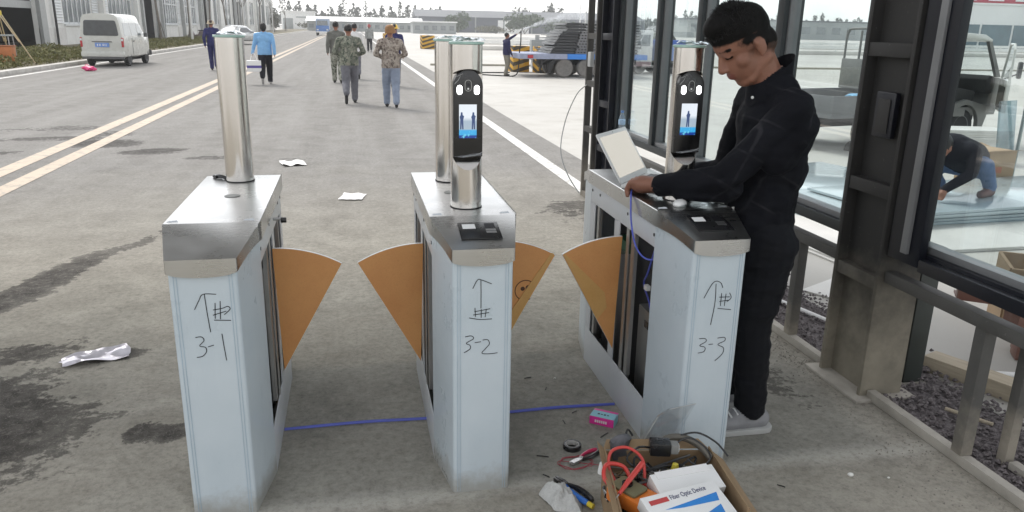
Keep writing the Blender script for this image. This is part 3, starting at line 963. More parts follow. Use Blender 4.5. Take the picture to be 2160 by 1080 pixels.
        if (num, s) == (2, 1):
            cx_, cz_ = hx + .142, hz + .305
            mk = MB(); ribbon(mk, arc(cx_, cz_, .046, math.radians(40), math.radians(300), 20), .004, -.0573); mk.build('printed_ring', M_mark, f)
            for (dx, dz, r_) in ((-.012, .008, .010), (.012, .012, .012), (.0, -.014, .009)):
                MB().prism(arc(cx_ + dx, cz_ + dz, r_, 0, 2 * PI * .93, 9), -.0580, -.0573).build('printed_dot', M_mark, f)
            mk = MB(); ribbon(mk, arc(hx + .035, hz + .535, .03, math.radians(190), math.radians(330), 10), .004, -.0573); mk.build('printed_ring', M_mark, f)
    return t

turnstile(1, -.4875, 'blue-filmed turnstile marked 3-1 with one steel column and a right flap', False, (1,))
turnstile(2, .418, 'blue-filmed turnstile marked 3-2 in the middle, a flap on either side', True, (-1, 1))
turnstile(3, 1.292, 'blue-filmed turnstile marked 3-3 carrying the laptop, its side frame open', True, (-1,))

# ================================================================ FACE TERMINALS ON STEEL COLUMNS
M_gdisc = None
t_ = NT('green_edge_glass')
t_.b.inputs['Base Color'].default_value = (.42, .72, .62, 1)
t_.b.inputs['Roughness'].default_value = .08
t_.b.inputs['Transmission Weight'].default_value = .35
t_.lk(t_.mix(t_.noise(9, 3), (.36, .66, .55), (.62, .82, .76)), t_.b.inputs['Base Color'])
M_gdisc = t_.m
M_thin = glassmat('clear_plastic_film', (.90, .93, .93), .12, 1.5, .72)
def screen_mat():
    t = NT('terminal_screen')
    v = t.coord('Generated')
    sep = t.node('SeparateXYZ'); t.lk(v, sep.inputs[0])
    z = sep.outputs[2]
    n = t.noise(6, 4, .6, v)
    c = t.mix(t.ramp(z, .50, .62), (.40, .50, .60), (.82, .88, .95))
    c = t.mix(t.ramp(t.math('ADD', z, t.math('MULTIPLY', n, .15)), .34, .44), (.42, .52, .58), c)
    c = t.mix(t.ramp(z, .27, .23), c, (.05, .42, .80))
    c = t.mix(t.ramp(z, .10, .07), c, (.01, .05, .30))
    c = t.mix(t.math('MULTIPLY', t.ramp(n, .55, .6), t.ramp(z, .25, .2)), c, (.15, .60, .85))
    t.b.inputs['Base Color'].default_value = (.01, .01, .01, 1)
    t.lk(c, t.b.inputs['Emission Color'])
    t.b.inputs['Emission Strength'].default_value = .5
    t.b.inputs['Roughness'].default_value = .1
    return t.m
M_scr = screen_mat()
M_led = emat('white_led_panel', (1, 1, 1), 4.0)
M_fig = emat('screen_figure', (.03, .06, .16), .6)

def plastic_scrap(parent, name, c, r, h, seed, m=None):
    """crumpled film: wavy disc"""
    rr = random.Random(seed); mb = MB(); n, k = 18, 5
    vs = [(c[0], c[1], c[2] + h * .4)]
    for j in range(1, k + 1):
        for i in range(n):
            a = 2 * PI * i / n
            q = r * j / k * (1 + .18 * mnoise.noise(Vector((math.cos(a) * 2, math.sin(a) * 2, seed))))
            z = h * (.5 + .9 * mnoise.noise(Vector((math.cos(a) * q * 40 + seed, math.sin(a) * q * 40, seed * .7)))) * (1 if j < k else .4)
            vs.append((c[0] + q * math.cos(a), c[1] + q * math.sin(a), c[2] + max(.0, z)))
    fs = [(0, 1 + i, 1 + (i + 1) % n) for i in range(n)]
    for j in range(k - 1):
        for i in range(n):
            a, b = 1 + j * n + i, 1 + j * n + (i + 1) % n
            fs.append((a, a + n, b + n, b))
    mb.add(vs, fs)
    return mb.build(name, m or M_thin, parent, smooth=True)

def terminal(x, y, label, front, seed, fig=(.0,)):
    t = thing('face_terminal', label, 'face terminal', (x, y, 1.0), group='steel columns with face terminals')
    r = .0585
    col = MB().cyl((0, 0, .001), r, .599, 64).build('column', M_steelz, t)
    if front:
        cut = MB().prism([(-.12, .10), (-.0585, .150), (-.022, .196), (-.022, .497), (-.0585, .516), (-.12, .56)], -.2, .2, 'yz').build('cutter', M_blk, t)
        bake(col, ('BOOLEAN', dict(operation='DIFFERENCE', object=cut, solver='EXACT')))
        bpy.data.objects.remove(cut)
    shade(col.data, 35)
    MB().lathe([(r - .004, -.002), (r + .002, -.002), (r + .002, .0035), (r - .004, .0035)], 48).build('base_gasket', M_blkr, t, smooth=True)
    MB().lathe([(.001, .600), (.062, .600), (.0645, .602), (.0645, .608), (.062, .610), (.001, .610)], 48).build('top_disc', M_gdisc, t, smooth=True)
    plastic_scrap(t, 'top_film', (.01, 0, .611), .062, .016, seed)
    if front:
        hw = .0545
        out = [(-hw, .198), (hw, .198)] + [(hw * math.cos(a * PI / 20), .455 + .058 * math.sin(a * PI / 20)) for a in range(21)]
        b = MB().prism(out, -.048, -.0225).build('terminal_body', M_blk, t, bevel=.004)
        sc_ = MB().box((-.0335, -.0492, .268), (.0315, -.0482, .390)).build('screen', M_scr, b)
        fg = MB()
        for f in fig:
            fg.prism([(f - .006, .300), (f - .001, .300), (f, .325), (f + .002, .300), (f + .007, .300), (f + .006, .335), (f + .009, .348), (f + .004, .352), (f + .003, .362), (f - .003, .362), (f - .004, .352), (f - .008, .345), (f - .005, .335)], -.0496, -.0493)
        fg.build('screen_figure', M_fig, sc_)
        for s in (-1, 1):
            MB().prism(arc(s * .0315, .449, .0095, 0, PI, 10) + arc(s * .0315, .435, .0095, PI, 2 * PI, 10), -.0500, -.0482).build('led_light', M_led, b)
        ri = arc(0, .465, .0125, 0, PI, 12) + arc(0, .449, .0125, PI, 2 * PI, 12)
        ri2 = arc(0, .465, .0108, 0, PI, 12) + arc(0, .449, .0108, PI, 2 * PI, 12)
        n = len(ri)
        MB().add([(p[0], -.0492, p[1]) for p in ri] + [(p[0], -.0492, p[1]) for p in ri2], [(i, (i + 1) % n, n + (i + 1) % n, n + i) for i in range(n)]).build('lens_ring', M_alu, b)
        MB().cyl((0, -.0482, .460), .0055, -.0012, 16, axis='y').build('lens', M_screw, b)
        MB().cyl((0, -.0482, .446), .0035, -.0012, 12, axis='y').build('lens', M_white, b)
        # loose edge of protective film
        MB().add([(-.05, -.0495, .200), (.052, -.0495, .214), (.05, -.053, .205), (.02, -.052, .198), (-.02, -.052, .196)], [(0, 1, 2, 3, 4)]).build('film_edge', M_thin, b)
        for (p, q) in (((-.046, .488), (-.02, .500)), ((-.05, .462), (-.028, .492)), ((.03, .206), (.052, .216)), ((-.02, .199), (.03, .205))):
            MB().tube([(p[0], -.0488, p[1]), ((p[0] + q[0]) / 2 + .003, -.0505, (p[1] + q[1]) / 2), (q[0], -.0488, q[1])], .0009, 5).build('film_crease', M_alu, b)
    return t
terminal(-.490, 3.477, 'plain back of the steel column on turnstile 3-1', False, 1)
terminal(.412, 3.387, 'plain steel column at the rear of turnstile 3-2', False, 2)
terminal(.414, 2.858, 'lit face terminal on the front column of turnstile 3-2', True, 3, (.019, -.024))
terminal(1.295, 2.895, 'lit face terminal behind the laptop on turnstile 3-3', True, 4, (-.004,))
# small black clip left beside the column on 3-1
ck = MB().tube(smoothpath([(-.61, 3.55, 1.006), (-.585, 3.52, 1.012), (-.565, 3.505, 1.010), (-.55, 3.50, 1.004)], 4), .008, 8).cbox((-.59, 3.53, 1.009), (.03, .018, .014), rz=.6)
tag(ck.build('cable_clip', M_blk, smooth=True), 'small black cable clip lying beside the column on turnstile 3-1', 'clip')

# ================================================================ GLAZED STEEL WALL ON THE RIGHT
def dusty(name, col, dust, z0, z1, rough=.55):
    t = NT(name)
    tc = t.node('NewGeometry')
    sep = t.node('SeparateXYZ'); t.lk(tc.outputs['Position'], sep.inputs[0])
    v = t.coord()
    n = t.noise(5, 6, .65, v); n2 = t.noise(60, 3, .7, v)
    c = t.mix(t.ramp(n, .3, .7), tuple(q * .8 for q in col), tuple(q * 1.2 for q in col))
    k = t.ramp(t.math('ADD', sep.outputs[2], t.ramp(n, 0, 1, -.25, .25)), z1, z0)
    c = t.mix(k, c, t.mix(t.ramp(n, .4, .7), dust, tuple(q * .72 for q in dust)))
    c = t.mix(t.ramp(n2, .66, .76, 0, .6), c, tuple(min(1, q * 2.2 + .1) for q in col))
    t.lk(c, t.b.inputs['Base Color'])
    t.lk(t.ramp(n, .3, .7, rough - .1, rough + .15), t.b.inputs['Roughness'])
    t.b.inputs['Specular IOR Level'].default_value = .25
    t.bump(n2, .15, .004)
    MATS[name] = t.m
    return t.m
M_col = dusty('dark_primed_steel', (.030, .029, .028), (.27, .245, .195), .15, .72)
M_colfar = dusty('grey_primed_steel', (.06, .057, .054), (.22, .20, .17), .1, .5)
M_frame = pmat('navy_window_frame', (.009, .010, .015), .33, var=.15, vscale=4, spec=.3)
M_framef = pmat('charcoal_window_frame', (.026, .031, .034), .35, var=.15, vscale=4, spec=.35)
M_bead = pmat('grey_glazing_bead', (.17, .175, .18), .4, var=.1)
M_railm = dusty('grey_galvanised_rail', (.085, .083, .078), (.33, .30, .25), .05, .30)
M_sill = pmat('dusty_sill', (.40, .375, .33), .85, var=.2, vscale=5, bump=.3, bscale=60, dirt=(.22, .20, .17))
M_pane = glassmat('window_glass', (.90, .945, .945), .0, 1.38, .90)
HT = 4.2
def h_column(y0, y1, m, label, x0=2.31, x1=2.53, plates=(.57, .99, 1.60, 2.4, 3.2)):
    t = thing('steel_column', label, 'column', ((x0 + x1) / 2, (y0 + y1) / 2, 0), group='steel columns of the glazed wall')
    hx, hy = (x1 - x0) / 2, (y1 - y0) / 2
    MB().box((-hx, -hy, 0), (hx, -hy + .022, HT)).build('flange', m, t, bevel=.003)
    MB().box((-hx, hy - .022, 0), (hx, hy, HT)).build('flange', m, t, bevel=.003)
    MB().box((-.055, -hy + .0225, 0), (-.040, hy - .0225, HT)).build('web', m, t)
    for z in plates:
        MB().box((-hx + .004, -hy + .023, z - .030), (-hx + .055, hy - .023, z + .030)).build('batten_plate', m, t, bevel=.002)
    MB().box((-hx - .05, -hy - .05, 0), (hx + .05, hy + .05, .014)).build('base_plate', M_sill, t, bevel=.002)
    return t
c1 = h_column(2.912, 3.245, M_col, 'dark steel column with dusty foot between the two glazed bays')
MB().box((-.095, -.075, 1.22), (-.07, .055, 1.42)).build('junction_box', M_frame, c1, bevel=.006)
MB().box((-.101, -.050, 1.24), (-.096, .030, 1.39)).build('junction_cover', M_col, c1, bevel=.002)
h_column(6.83, 7.16, M_frame, 'black steel column at the far end of the glazed wall behind the laptop')
# slim ladder-like post beyond it
t = thing('ladder_post', 'slim grey ladder-like post at the far end of the glazed wall', 'post', (2.33, 7.42, 0))
for yy in (-.14, .14):
    MB().box((-.03, yy - .02, 0), (.03, yy + .02, HT)).build('upright', M_colfar, t, bevel=.002)
for z in (.03, .70, 1.15, 1.60, 2.2, 2.8):
    MB().box((-.028, -.119, z - .028), (.028, .119, z + .028)).build('rung', M_colfar, t)
MB().cbox((-.02, .03, 1.38), (.04, .09, .14)).build('switch_box', M_greycol, t, bevel=.005)

def window_bay(y0, y1, mull, label, fm, z0=.715, z1=3.6, x=2.42):
    t = thing('glazed_bay', label, 'window', (x, y0, 0))
    L = y1 - y0
    MB().box((-.06, 0, z0), (.06, L, z0 + .055)).build('bottom_rail', fm, t, bevel=.004)
    MB().box((-.035, .065, z0 + .0555), (.035, L - .065, z0 + .085)).build('glazing_bead', M_bead, t, bevel=.002)
    MB().box((-.06, 0, z1 - .06), (.06, L, z1)).build('top_rail', fm, t, bevel=.004)
    ys = [0] + [m_ - y0 for m_ in mull] + [L]
    for i, q in enumerate(ys):
        a, b = (q, q + .062) if i == 0 else (q - .062, q) if i == len(ys) - 1 else (q - .036, q + .036)
        MB().box((-.06, a, z0 + .0555), (.06, b, z1 - .0605)).build('mullion', fm, t, bevel=.004)
        for (c_, s) in ((a, -1), (b, 1)):
            if .05 < c_ < L - .05:
                MB().box((-.030, min(c_, c_ + s * .018), z0 + .086), (.030, max(c_, c_ + s * .018), z1 - .061)).build('glazing_bead', M_bead, t, bevel=.001)
    for i in range(len(ys) - 1):
        MB().box((-.004, ys[i] + .02, z0 + .05), (.004, ys[i + 1] - .02, z1 - .05)).build('pane', M_pane, t)
    return t
window_bay(3.262, 6.81, (4.10, 5.15, 5.90), 'far glazed bay of four panes behind the operator', M_framef)
wb = window_bay(.2, 2.895, (), 'near glazed bay with navy frame at the right edge', M_frame)
MB().box((-.10, 2.50, .715), (-.061, 2.694, 3.6)).build('frame_cover', M_frame, wb, bevel=.006)
MB().box((-.115, 2.56, .76), (-.1005, 2.60, 3.58)).build('frame_bead', M_bead, wb, bevel=.002)
MB().box((-.10, .2, .70), (-.061, 2.499, .755)).build('frame_cover', M_frame, wb, bevel=.006)

def low_railing(y0, y1, posts, label, x=2.365, second=()):
    t = thing('low_railing', label, 'railing', (x, y0, 0))
    L = y1 - y0
    MB().box((-.03, 0, .585), (.03, L, .637)).build('top_rail', M_railm, t, bevel=.003)
    MB().box((-.022, 0, .002), (.022, L, .045)).build('bottom_rail', M_sill, t, bevel=.003)
    for p in posts:
        MB().box((-.027, p - y0 - .027, .0455), (.027, p - y0 + .027, .5845)).build('post', M_railm, t, bevel=.003)
    for (xx, p, top) in second:
        MB().box((xx - x - .022, p - y0 - .022, .0), (xx - x + .022, p - y0 + .022, top)).build('rear_post', M_railm, t, bevel=.003)
    if second:
        MB().box((2.52 - x, 0, .003), (2.56 - x, L - .65, .035)).build('rear_bottom_rail', M_sill, t, bevel=.003)
    return t
low_railing(.4, 2.905, (1.2, 2.335), 'near low steel railing under the navy window frame', second=((2.542, 2.295, .70), (2.542, 1.1, .70)))
low_railing(3.252, 6.82, (3.62, 4.9, 6.0), 'far low steel railing behind the operator legs')
t = thing('rear_post', 'dark green steel post just behind the dusty column', 'post', (2.69, 3.07, -.012))
MB().box((-.05, -.04, 0), (.05, .04, .70)).build('upright', pmat('dark_green_steel', (.030, .036, .032), .5, var=.2), t, bevel=.004)
MB().box((-.07, -.06, 0), (.07, .06, .012)).build('base_plate', M_sill, t)
MB().box((-.045, -.06, .701), (.045, .06, .715)).build('head_plate', M_frame, t)

# gravel bed inside the wall
M_grav = None
t_ = NT('dark_gravel')
oi = t_.node('NewGeometry')
gn = t_.noise(7, 4, .7); gn2 = t_.noise(90, 2)
t_.lk(t_.mix(t_.ramp(gn2, .35, .65), t_.mix(t_.ramp(gn, .3, .7), (.055, .045, .048), (.105, .088, .092)), (.20, .18, .18)), t_.b.inputs['Base Color'])
t_.b.inputs['Roughness'].default_value = .9
M_grav = t_.m
sheet('gravel_bed', [(2.39, .2), (2.86, .2), (2.86, 6.8), (2.39, 6.8)], -.004, M_grav)
gm = MB(); rr = random.Random(11)
for i in range(4200):
    x, y = rr.uniform(2.40, 2.90 + (.2 * rr.random() ** 3)), 1.5 + 4.0 * rr.random() ** 1.5
    s = rr.uniform(.006, .017)
    o_ = [Vector((rr.gauss(0, 1), rr.gauss(0, 1), rr.gauss(0, 1))).normalized() * s * rr.uniform(.7, 1.2) for _ in range(6)]
    c_ = Vector((x, y, s * .35 + rr.random() * .012))
    vs_ = [c_ + Vector((s, 0, 0)) + o_[0] * .3, c_ + Vector((0, s, 0)) + o_[1] * .3, c_ - Vector((s, 0, 0)) + o_[2] * .3, c_ - Vector((0, s, 0)) + o_[3] * .3, c_ + Vector((0, 0, s * .7)), c_ - Vector((0, 0, s * .6))]
    gm.add(vs_, [(0, 1, 4), (1, 2, 4), (2, 3, 4), (3, 0, 4), (1, 0, 5), (2, 1, 5), (3, 2, 5), (0, 3, 5)])
tag(gm.build('gravel', M_grav, fix=False), 'dark purplish gravel along the inside of the glazed wall', 'gravel', kind='stuff')
# rubble grit at the foot of the wall on the gate side
gr = MB()
for i in range(1500):
    y = .9 + 3.2 * rr.random()
    x = 2.33 - abs(rr.gauss(0, .16)) * (1.2 if y < 2.6 else .6)
    s = rr.uniform(.0015, .006)
    gr.add([(x + s, y, .0), (x, y + s, .0), (x - s, y, .0), (x, y - s, .0), (x, y, s * 1.2)], [(0, 1, 4), (1, 2, 4), (2, 3, 4), (3, 0, 4)])
tag(gr.build('grit', pmat('pale_grit', (.26, .24, .21), .9, var=.4, vscale=30), fix=False), 'loose grit along the foot of the glazed wall', 'grit', kind='stuff')
# white crumbs and cut ties on the floor
M_tie = pmat('cable_tie_black', (.02, .02, .02), .5)
M_crumb = pmat('white_crumb', (.75, .74, .70), .8)
rr = random.Random(4)
for i, (x, y) in enumerate([(.69, 3.42), (.86, 3.25), (.80, 3.38), (.70, 2.66), (.68, 2.52), (.86, 2.92), (.93, 3.0), (1.0, 2.78), (.71, 2.36), (1.55, 2.30)]):
    a = rr.uniform(0, 3)
    d = Vector((math.cos(a), math.sin(a), 0)) * rr.uniform(.012, .028)
    o = MB().tube([Vector((x, y, .003)) - d, Vector((x, y, .004)), Vector((x, y, .003)) + d], .0022, 5).build('cable_tie_end', M_tie)
    tag(o, 'short black cable tie end on the concrete, ' + ['left end of the row beside turnstile 3-2', 'longest one beyond the blue cable', 'between two others beyond the blue cable', 'beside turnstile 3-2 near its front', 'close to the front corner of turnstile 3-2', 'just in front of the blue cable', 'by the blue cable', 'right below the pink box', 'in front of the nose of turnstile 3-2', 'right of the toolbox by turnstile 3-3'][i], 'cable tie', 'cable tie ends on the floor')
for i, (x, y, s) in enumerate([(1.86, 2.32, .013), (2.0, 2.28, .006), (.93, 3.35, .007), (1.75, 3.15, .007)]):
    o = MB().sphere((x, y, s * .5), (s, s * .8, s * .55), 7, 5).build('plaster_crumb', M_crumb)
    tag(o, 'white plaster crumb on the concrete, ' + ['largest, right of the toolbox', 'tiny one nearer the wall', 'beyond the blue cable', 'behind the operator shoe'][i], 'crumb', 'white crumbs on the floor')
o = MB().box((1.77, 2.03, .0), (1.83, 2.045, .003)).build('blue_tape_strip', M_wireb)
tag(o, 'short strip of blue tape on the concrete right of the toolbox', 'tape')
# blue cable let into the floor between the gates
o = MB().tube(smoothpath([(-.335, 3.055, .001), (.0, 3.062, .003), (.27, 3.05, .002), (.57, 3.045, .002), (.85, 3.052, .004), (1.135, 3.045, .001)], 6), .0075, 7).build('floor_cable', M_wireb, smooth=True)
tag(o, 'blue cable lying in the floor joint between the turnstiles', 'cable')

# litter on the road
def litter(name, loc, size, rz, label, m, seed, h=.02, nx=9, ny=7, cat='litter'):
    mb = MB(); vs_ = []
    for j in range(ny):
        for i in range(nx):
            u, v_ = i / (nx - 1) - .5, j / (ny - 1) - .5
            z = h * (.5 + .8 * mnoise.noise(Vector((u * 3.2 + seed, v_ * 3.2, seed))))
            vs_.append((u * size[0] * (1 + .12 * mnoise.noise(Vector((seed, v_ * 4, 1)))), v_ * size[1] * (1 + .15 * mnoise.noise(Vector((u * 4, seed, 2)))), max(.002, z)))
    fs = [(j * nx + i, j * nx + i + 1, (j + 1) * nx + i + 1, (j + 1) * nx + i) for j in range(ny - 1) for i in range(nx - 1)]
    o = mb.add(vs_, fs).build(name, m, fix=False)
    o.location = loc; o.rotation_euler = (0, 0, rz)
    bake(o, ('SOLIDIFY', dict(thickness=.0015, offset=1)))
    shade(o.data, 25)
    return tag(o, label, cat)
M_foil = pmat('silvery_film', (.72, .69, .74), .22, metal=.25, var=.12, vscale=25)
M_paper = pmat('white_paper', (.80, .79, .78), .7, var=.05)
litter('film_wrapper', (-1.33, 3.95, .002), (.31, .13), .33, 'crumpled silvery wrapper on the damp concrete left of turnstile 3-1', M_foil, 5.3, .035, 15, 9)
litter('paper_scrap', (-.03, 7.72, .002), (.23, .30), -.2, 'white paper sheet on the road between turnstiles 3-1 and 3-2', M_paper, 7, .015)
litter('paper_scrap', (-.74, 9.71, .002), (.27, .28), .3, 'white crumpled paper farther up the road beside the first steel column', M_paper, 8, .04)

# ================================================================ YARD SEEN THROUGH THE GLAZING
M_sheetg = pmat('bluegrey_glass_sheet', (.40, .47, .50), .12, var=.1, vscale=1.2, spec=.7)
M_sheetp = pmat('pale_board', (.62, .61, .58), .5, var=.08, vscale=2)
M_edge = pmat('teal_glass_edge', (.14, .20, .20), .3, var=.2)
def stack(label, loc, size, n, rz, m, thick=.02, name='glass_sheet_stack', jit=.05, seed=1, cat='glass sheets'):
    t = thing(name, label, cat, loc, rz); r = random.Random(seed); z = .002
    for i in range(n):
        o = MB().box((-size[0] / 2, -size[1] / 2, 0), (size[0] / 2, size[1] / 2, thick)).build('sheet', m, t, bevel=.002)
        o.location = (r.uniform(-jit, jit), r.uniform(-jit, jit), z); o.rotation_euler = (0, 0, r.uniform(-.03, .03))
        z += thick + .003
    return t
stack('bluish glass sheets stacked on the ground behind the operator back', (5.0, 7.4, -.012), (2.2, 2.1), 5, .25, M_sheetg, .022, seed=2)
stack('thick stack of bluish glass sheets where the crouching worker stands', (6.15, 6.55, -.012), (3.0, 1.25), 6, .1, M_sheetg, .024, seed=3)
stack('low pale boards on the ground in front of the crouching worker', (5.7, 5.55, -.012), (2.6, .75), 2, .03, M_sheetp, .012, 'board_stack', seed=4, cat='boards')
stack('pale boards lying beyond the far railing', (3.9, 5.8, -.012), (.9, 2.3), 2, .1, M_sheetp, .012, 'board_stack', seed=5, cat='boards')
stack('single white board on the ground beside the dusty column', (3.3, 4.35, -.012), (.62, .42), 1, .5, M_sheetp, .01, 'board_stack', seed=6, cat='boards')
# cardboard box by the worker
M_card = pmat('cardboard', (.36, .25, .15), .8, var=.12, vscale=6, dirt=(.28, .19, .11), dscale=3)
t = thing('cardboard_box', 'brown cardboard box with a glass sheet leaning on it beside the crouching worker', 'box', (7.22, 7.62, -.012), .1)
MB().box((-.24, -.18, 0), (.24, .18, .43)).build('carton', M_card, t, bevel=.006)
for (p, q) in (((-.24, -.18), -1), ((-.24, .18), 1)):
    MB().add([(-.24, p[1], .431), (.24, p[1], .431), (.23, p[1] + q * .12, .46), (-.23, p[1] + q * .12, .46)], [(0, 1, 2, 3)]).build('flap', M_card, t)
MB().box((-.2, -.182, .18), (.05, -.1805, .25)).build('print', pmat('red_print', (.42, .16, .10), .8), t)
t = thing('leaning_glass', 'tall bluish glass sheet leaning behind the cardboard box', 'glass sheet', (7.72, 7.85, -.012), .35)
g_ = MB().box((-.17, -.012, 0), (.20, .012, .96)).build('sheet', glassmat('bluish_sheet', (.45, .56, .60), .03, 1.5, .8), t)
g_.rotation_euler = (-.12, 0, 0)
MB().box((.2005, -.014, 0), (.23, .014, .96)).build('edge_strip', M_edge, t); t.children[-1].rotation_euler = (-.12, 0, 0)
MB().cbox((0, .06, .02), (.4, .05, .04)).build('foot_batten', M_card, t)
stack('white foam boards piled behind the crouching worker by the truck wheel', (8.2, 9.3, -.012), (1.3, .5), 14, -.2, M_sheetp, .03, 'board_stack', .03, 9, cat='boards')
# painted steel offcuts, timber, conduit
M_brown = pmat('redbrown_primer', (.155, .070, .052), .55, var=.15, vscale=5, dirt=(.30, .22, .17), dscale=4)
t = thing('steel_channel', 'red-brown steel channel lying on offcuts outside the near bay', 'steel beam', (3.62, 3.05, .30), -.62)
MB().box((-.55, -.03, 0), (.75, .03, .13)).build('web', M_brown, t, bevel=.003)
MB().box((-.55, .0305, 0), (.75, .12, .012)).build('flange', M_brown, t)
MB().box((-.55, .0305, .118), (.75, .12, .13)).build('flange', M_brown, t)
t = thing('steel_offcut_pile', 'pile of red-brown steel offcuts under the brown channel', 'steel offcuts', (3.72, 3.1, -.012), -.55)
for i, (a, b, c_, d_) in enumerate(((0, 0, .55, .14), (.1, .16, .7, .14), (-.1, .05, .5, .14), (.25, -.05, .6, .16))):
    MB().cbox((a, b, .07 + .0 * i + (.14 if i > 1 else 0)), (c_, .12, d_ - .01), rz=.2 * i).build('offcut', M_brown, t, bevel=.004)
t = thing('wooden_box', 'open tan wooden tray behind the brown channel', 'tray', (4.05, 3.55, -.012), -.6)
for s in (-1, 1):
    MB().box((-.3, s * .2 - .01, .0), (.3, s * .2 + .01, .40)).build('side_board', M_card, t)
    MB().box((s * .3 - .01, -.189, .0), (s * .3 + .01, .189, .40)).build('end_board', M_card, t)
M_wood = pmat('weathered_timber', (.42, .36, .27), .8, var=.15, vscale=4, scale=(1, 12, 12), bump=.3, bscale=10)
t = thing('timber_beam', 'pale timber beam lying on the gravel outside the near bay', 'timber', (3.15, 2.62, -.012), -1.18)
MB().box((-.62, -.06, 0), (.65, .06, .085)).build('beam', M_wood, t, bevel=.005)
MB().cbox((.0, .14, .03), (.34, .07, .055), rz=1.2).build('cross_piece', M_wood, t, bevel=.004)
o = MB().tube(smoothpath([(2.6, 4.35, .015), (2.78, 3.7, .015), (2.88, 3.3, .018), (3.05, 3.06, .018), (3.6, 2.9, .018)], 5), .014, 8).build('white_conduit', M_white, smooth=True)
tag(o, 'thin white conduit pipe along the gravel edge', 'pipe')
o = MB().tube([(2.62, 2.72, .02), (2.72, 2.55, .022)], .009, 7).build('wood_stick', M_wood)
tag(o, 'short pale stick on the gravel behind the railing', 'stick')
# cable hanging from the ladder post
o = MB().tube(smoothpath([(2.30, 7.52, 1.13), (2.27, 7.75, 1.02), (2.19, 7.85, .75), (2.12, 7.75, .45), (2.16, 7.6, .22), (2.27, 7.5, .03)], 6), .006, 6).build('hanging_cable', M_greycol, smooth=True)
tag(o, 'thin grey cable looping down from the ladder-like post', 'cable')
# water bottle on the window ledge
def bottle(loc, label, s=1.0, cat='bottle'):
    t = thing('water_bottle', label, cat, loc)
    MB().lathe([(.001, 0), (.030 * s, .002), (.032 * s, .012 * s), (.032 * s, .075 * s), (.029 * s, .085 * s), (.032 * s, .095 * s), (.032 * s, .13 * s), (.022 * s, .165 * s), (.012 * s, .18 * s), (.012 * s, .19 * s)], 20).build('bottle_body', glassmat('bottle_plastic', (.78, .88, .95), .03, 1.4, .85), t, smooth=True)
    MB().lathe([(.0322 * s, .080 * s), (.0326 * s, .081 * s), (.0326 * s, .125 * s), (.0322 * s, .126 * s)], 20).build('label_sleeve', pmat('pale_blue_sleeve', (.35, .50, .68), .4, var=.2, vscale=60), t, smooth=True)
    MB().lathe([(.001, .19 * s), (.0145 * s, .19 * s), (.0145 * s, .21 * s), (.001, .211 * s)], 16).build('bottle_cap', pmat('blue_cap', (.10, .22, .50), .4), t, smooth=True)
bottle((2.37, 6.62, .771), 'clear water bottle with pale blue sleeve on the window ledge above the laptop', .95)

# ================================================================ VEHICLES
M_tyre = pmat('tyre_rubber', (.022, .022, .023), .8, var=.25, vscale=15)
M_tyred = pmat('dusty_tyre', (.19, .18, .17), .9, var=.2, vscale=10)
M_rim = pmat('rim_steel', (.34, .34, .34), .4, metal=.5, var=.15)
M_vwhite = pmat('van_paint', (.55, .555, .52), .28, var=.04, vscale=1.5, coat=.5, dirt=(.42, .41, .37), dscale=1.3)
M_cwin = pmat('tinted_car_glass', (.045, .050, .055), .08, var=.2, spec=.8)
M_cwin2 = pmat('pale_car_glass', (.22, .24, .25), .08, var=.2, spec=.8)
M_bump = pmat('grey_bumper', (.10, .10, .10), .6, var=.15)
M_tred = pmat('tail_lamp_red', (.42, .02, .03), .25, var=.1)
M_plate = pmat('blue_number_plate', (.16, .28, .62), .4, var=.08, vscale=30)
M_head = pmat('head_lamp', (.70, .72, .72), .15, var=.05)

def wheel(parent, c, r, w, axis='x', tyre=None, n=24, dish=.6, rim=None):
    tyre = tyre or M_tyre
    h = w / 2
    prof = [(r * dish, -h * .8), (r * .86, -h), (r * .97, -h * .8), (r, -h * .4), (r, h * .4), (r * .97, h * .8), (r * .86, h), (r * dish, h * .8)]
    o = MB().lathe(prof, n, c=c, axis=axis).build('wheel', tyre, parent, smooth=True)
    rp = [(r * .12, -h * .75), (r * .3, -h * .72), (r * .42, -h * .5), (r * (dish + .02), -h * .83), (r * (dish + .02), h * .83), (r * .42, h * .5), (r * .3, h * .72), (r * .12, h * .75)]
    MB().lathe(rp, n, c=c, axis=axis).build('rim', rim or M_rim, o, smooth=True)
    return o

def rpoly(x0, x1, z0, z1, r, xt=None):
    """rounded rectangle, optional narrower top half-width"""
    p = [(x0, z0), (x1, z0), (x1 if xt is None else xt[1], z1), (x0 if xt is None else xt[0], z1)]
    out = []
    for i in range(4):
        a, b, c_ = Vector(p[i - 1]), Vector(p[i]), Vector(p[(i + 1) % 4])
        pa = b + (a - b).normalized() * r; pb = b + (c_ - b).normalized() * r
        out += [tuple(pa * (1 - t) ** 2 + b * 2 * t * (1 - t) + pb * t * t) for t in (0, .33, .67, 1)]
    return out

def car_body(half, stations, kf, sc=lambda y: 1.0):
    """loft a closed body; half = (x,z) from the sill to the roof centre; kf(y) scales what is above the belt line"""
    belt = kf('belt'); rings = []
    for y in stations:
        k = kf(y); s = sc(y); ring = []
        pts = [(x * s, z if z <= belt else belt + (z - belt) * k) for x, z in half]
        ring = [Vector((x, y, z)) for x, z in pts] + [Vector((-x, y, z)) for x, z in reversed(pts[:-1])]
        rings.append(ring)
    return MB().loft(rings)

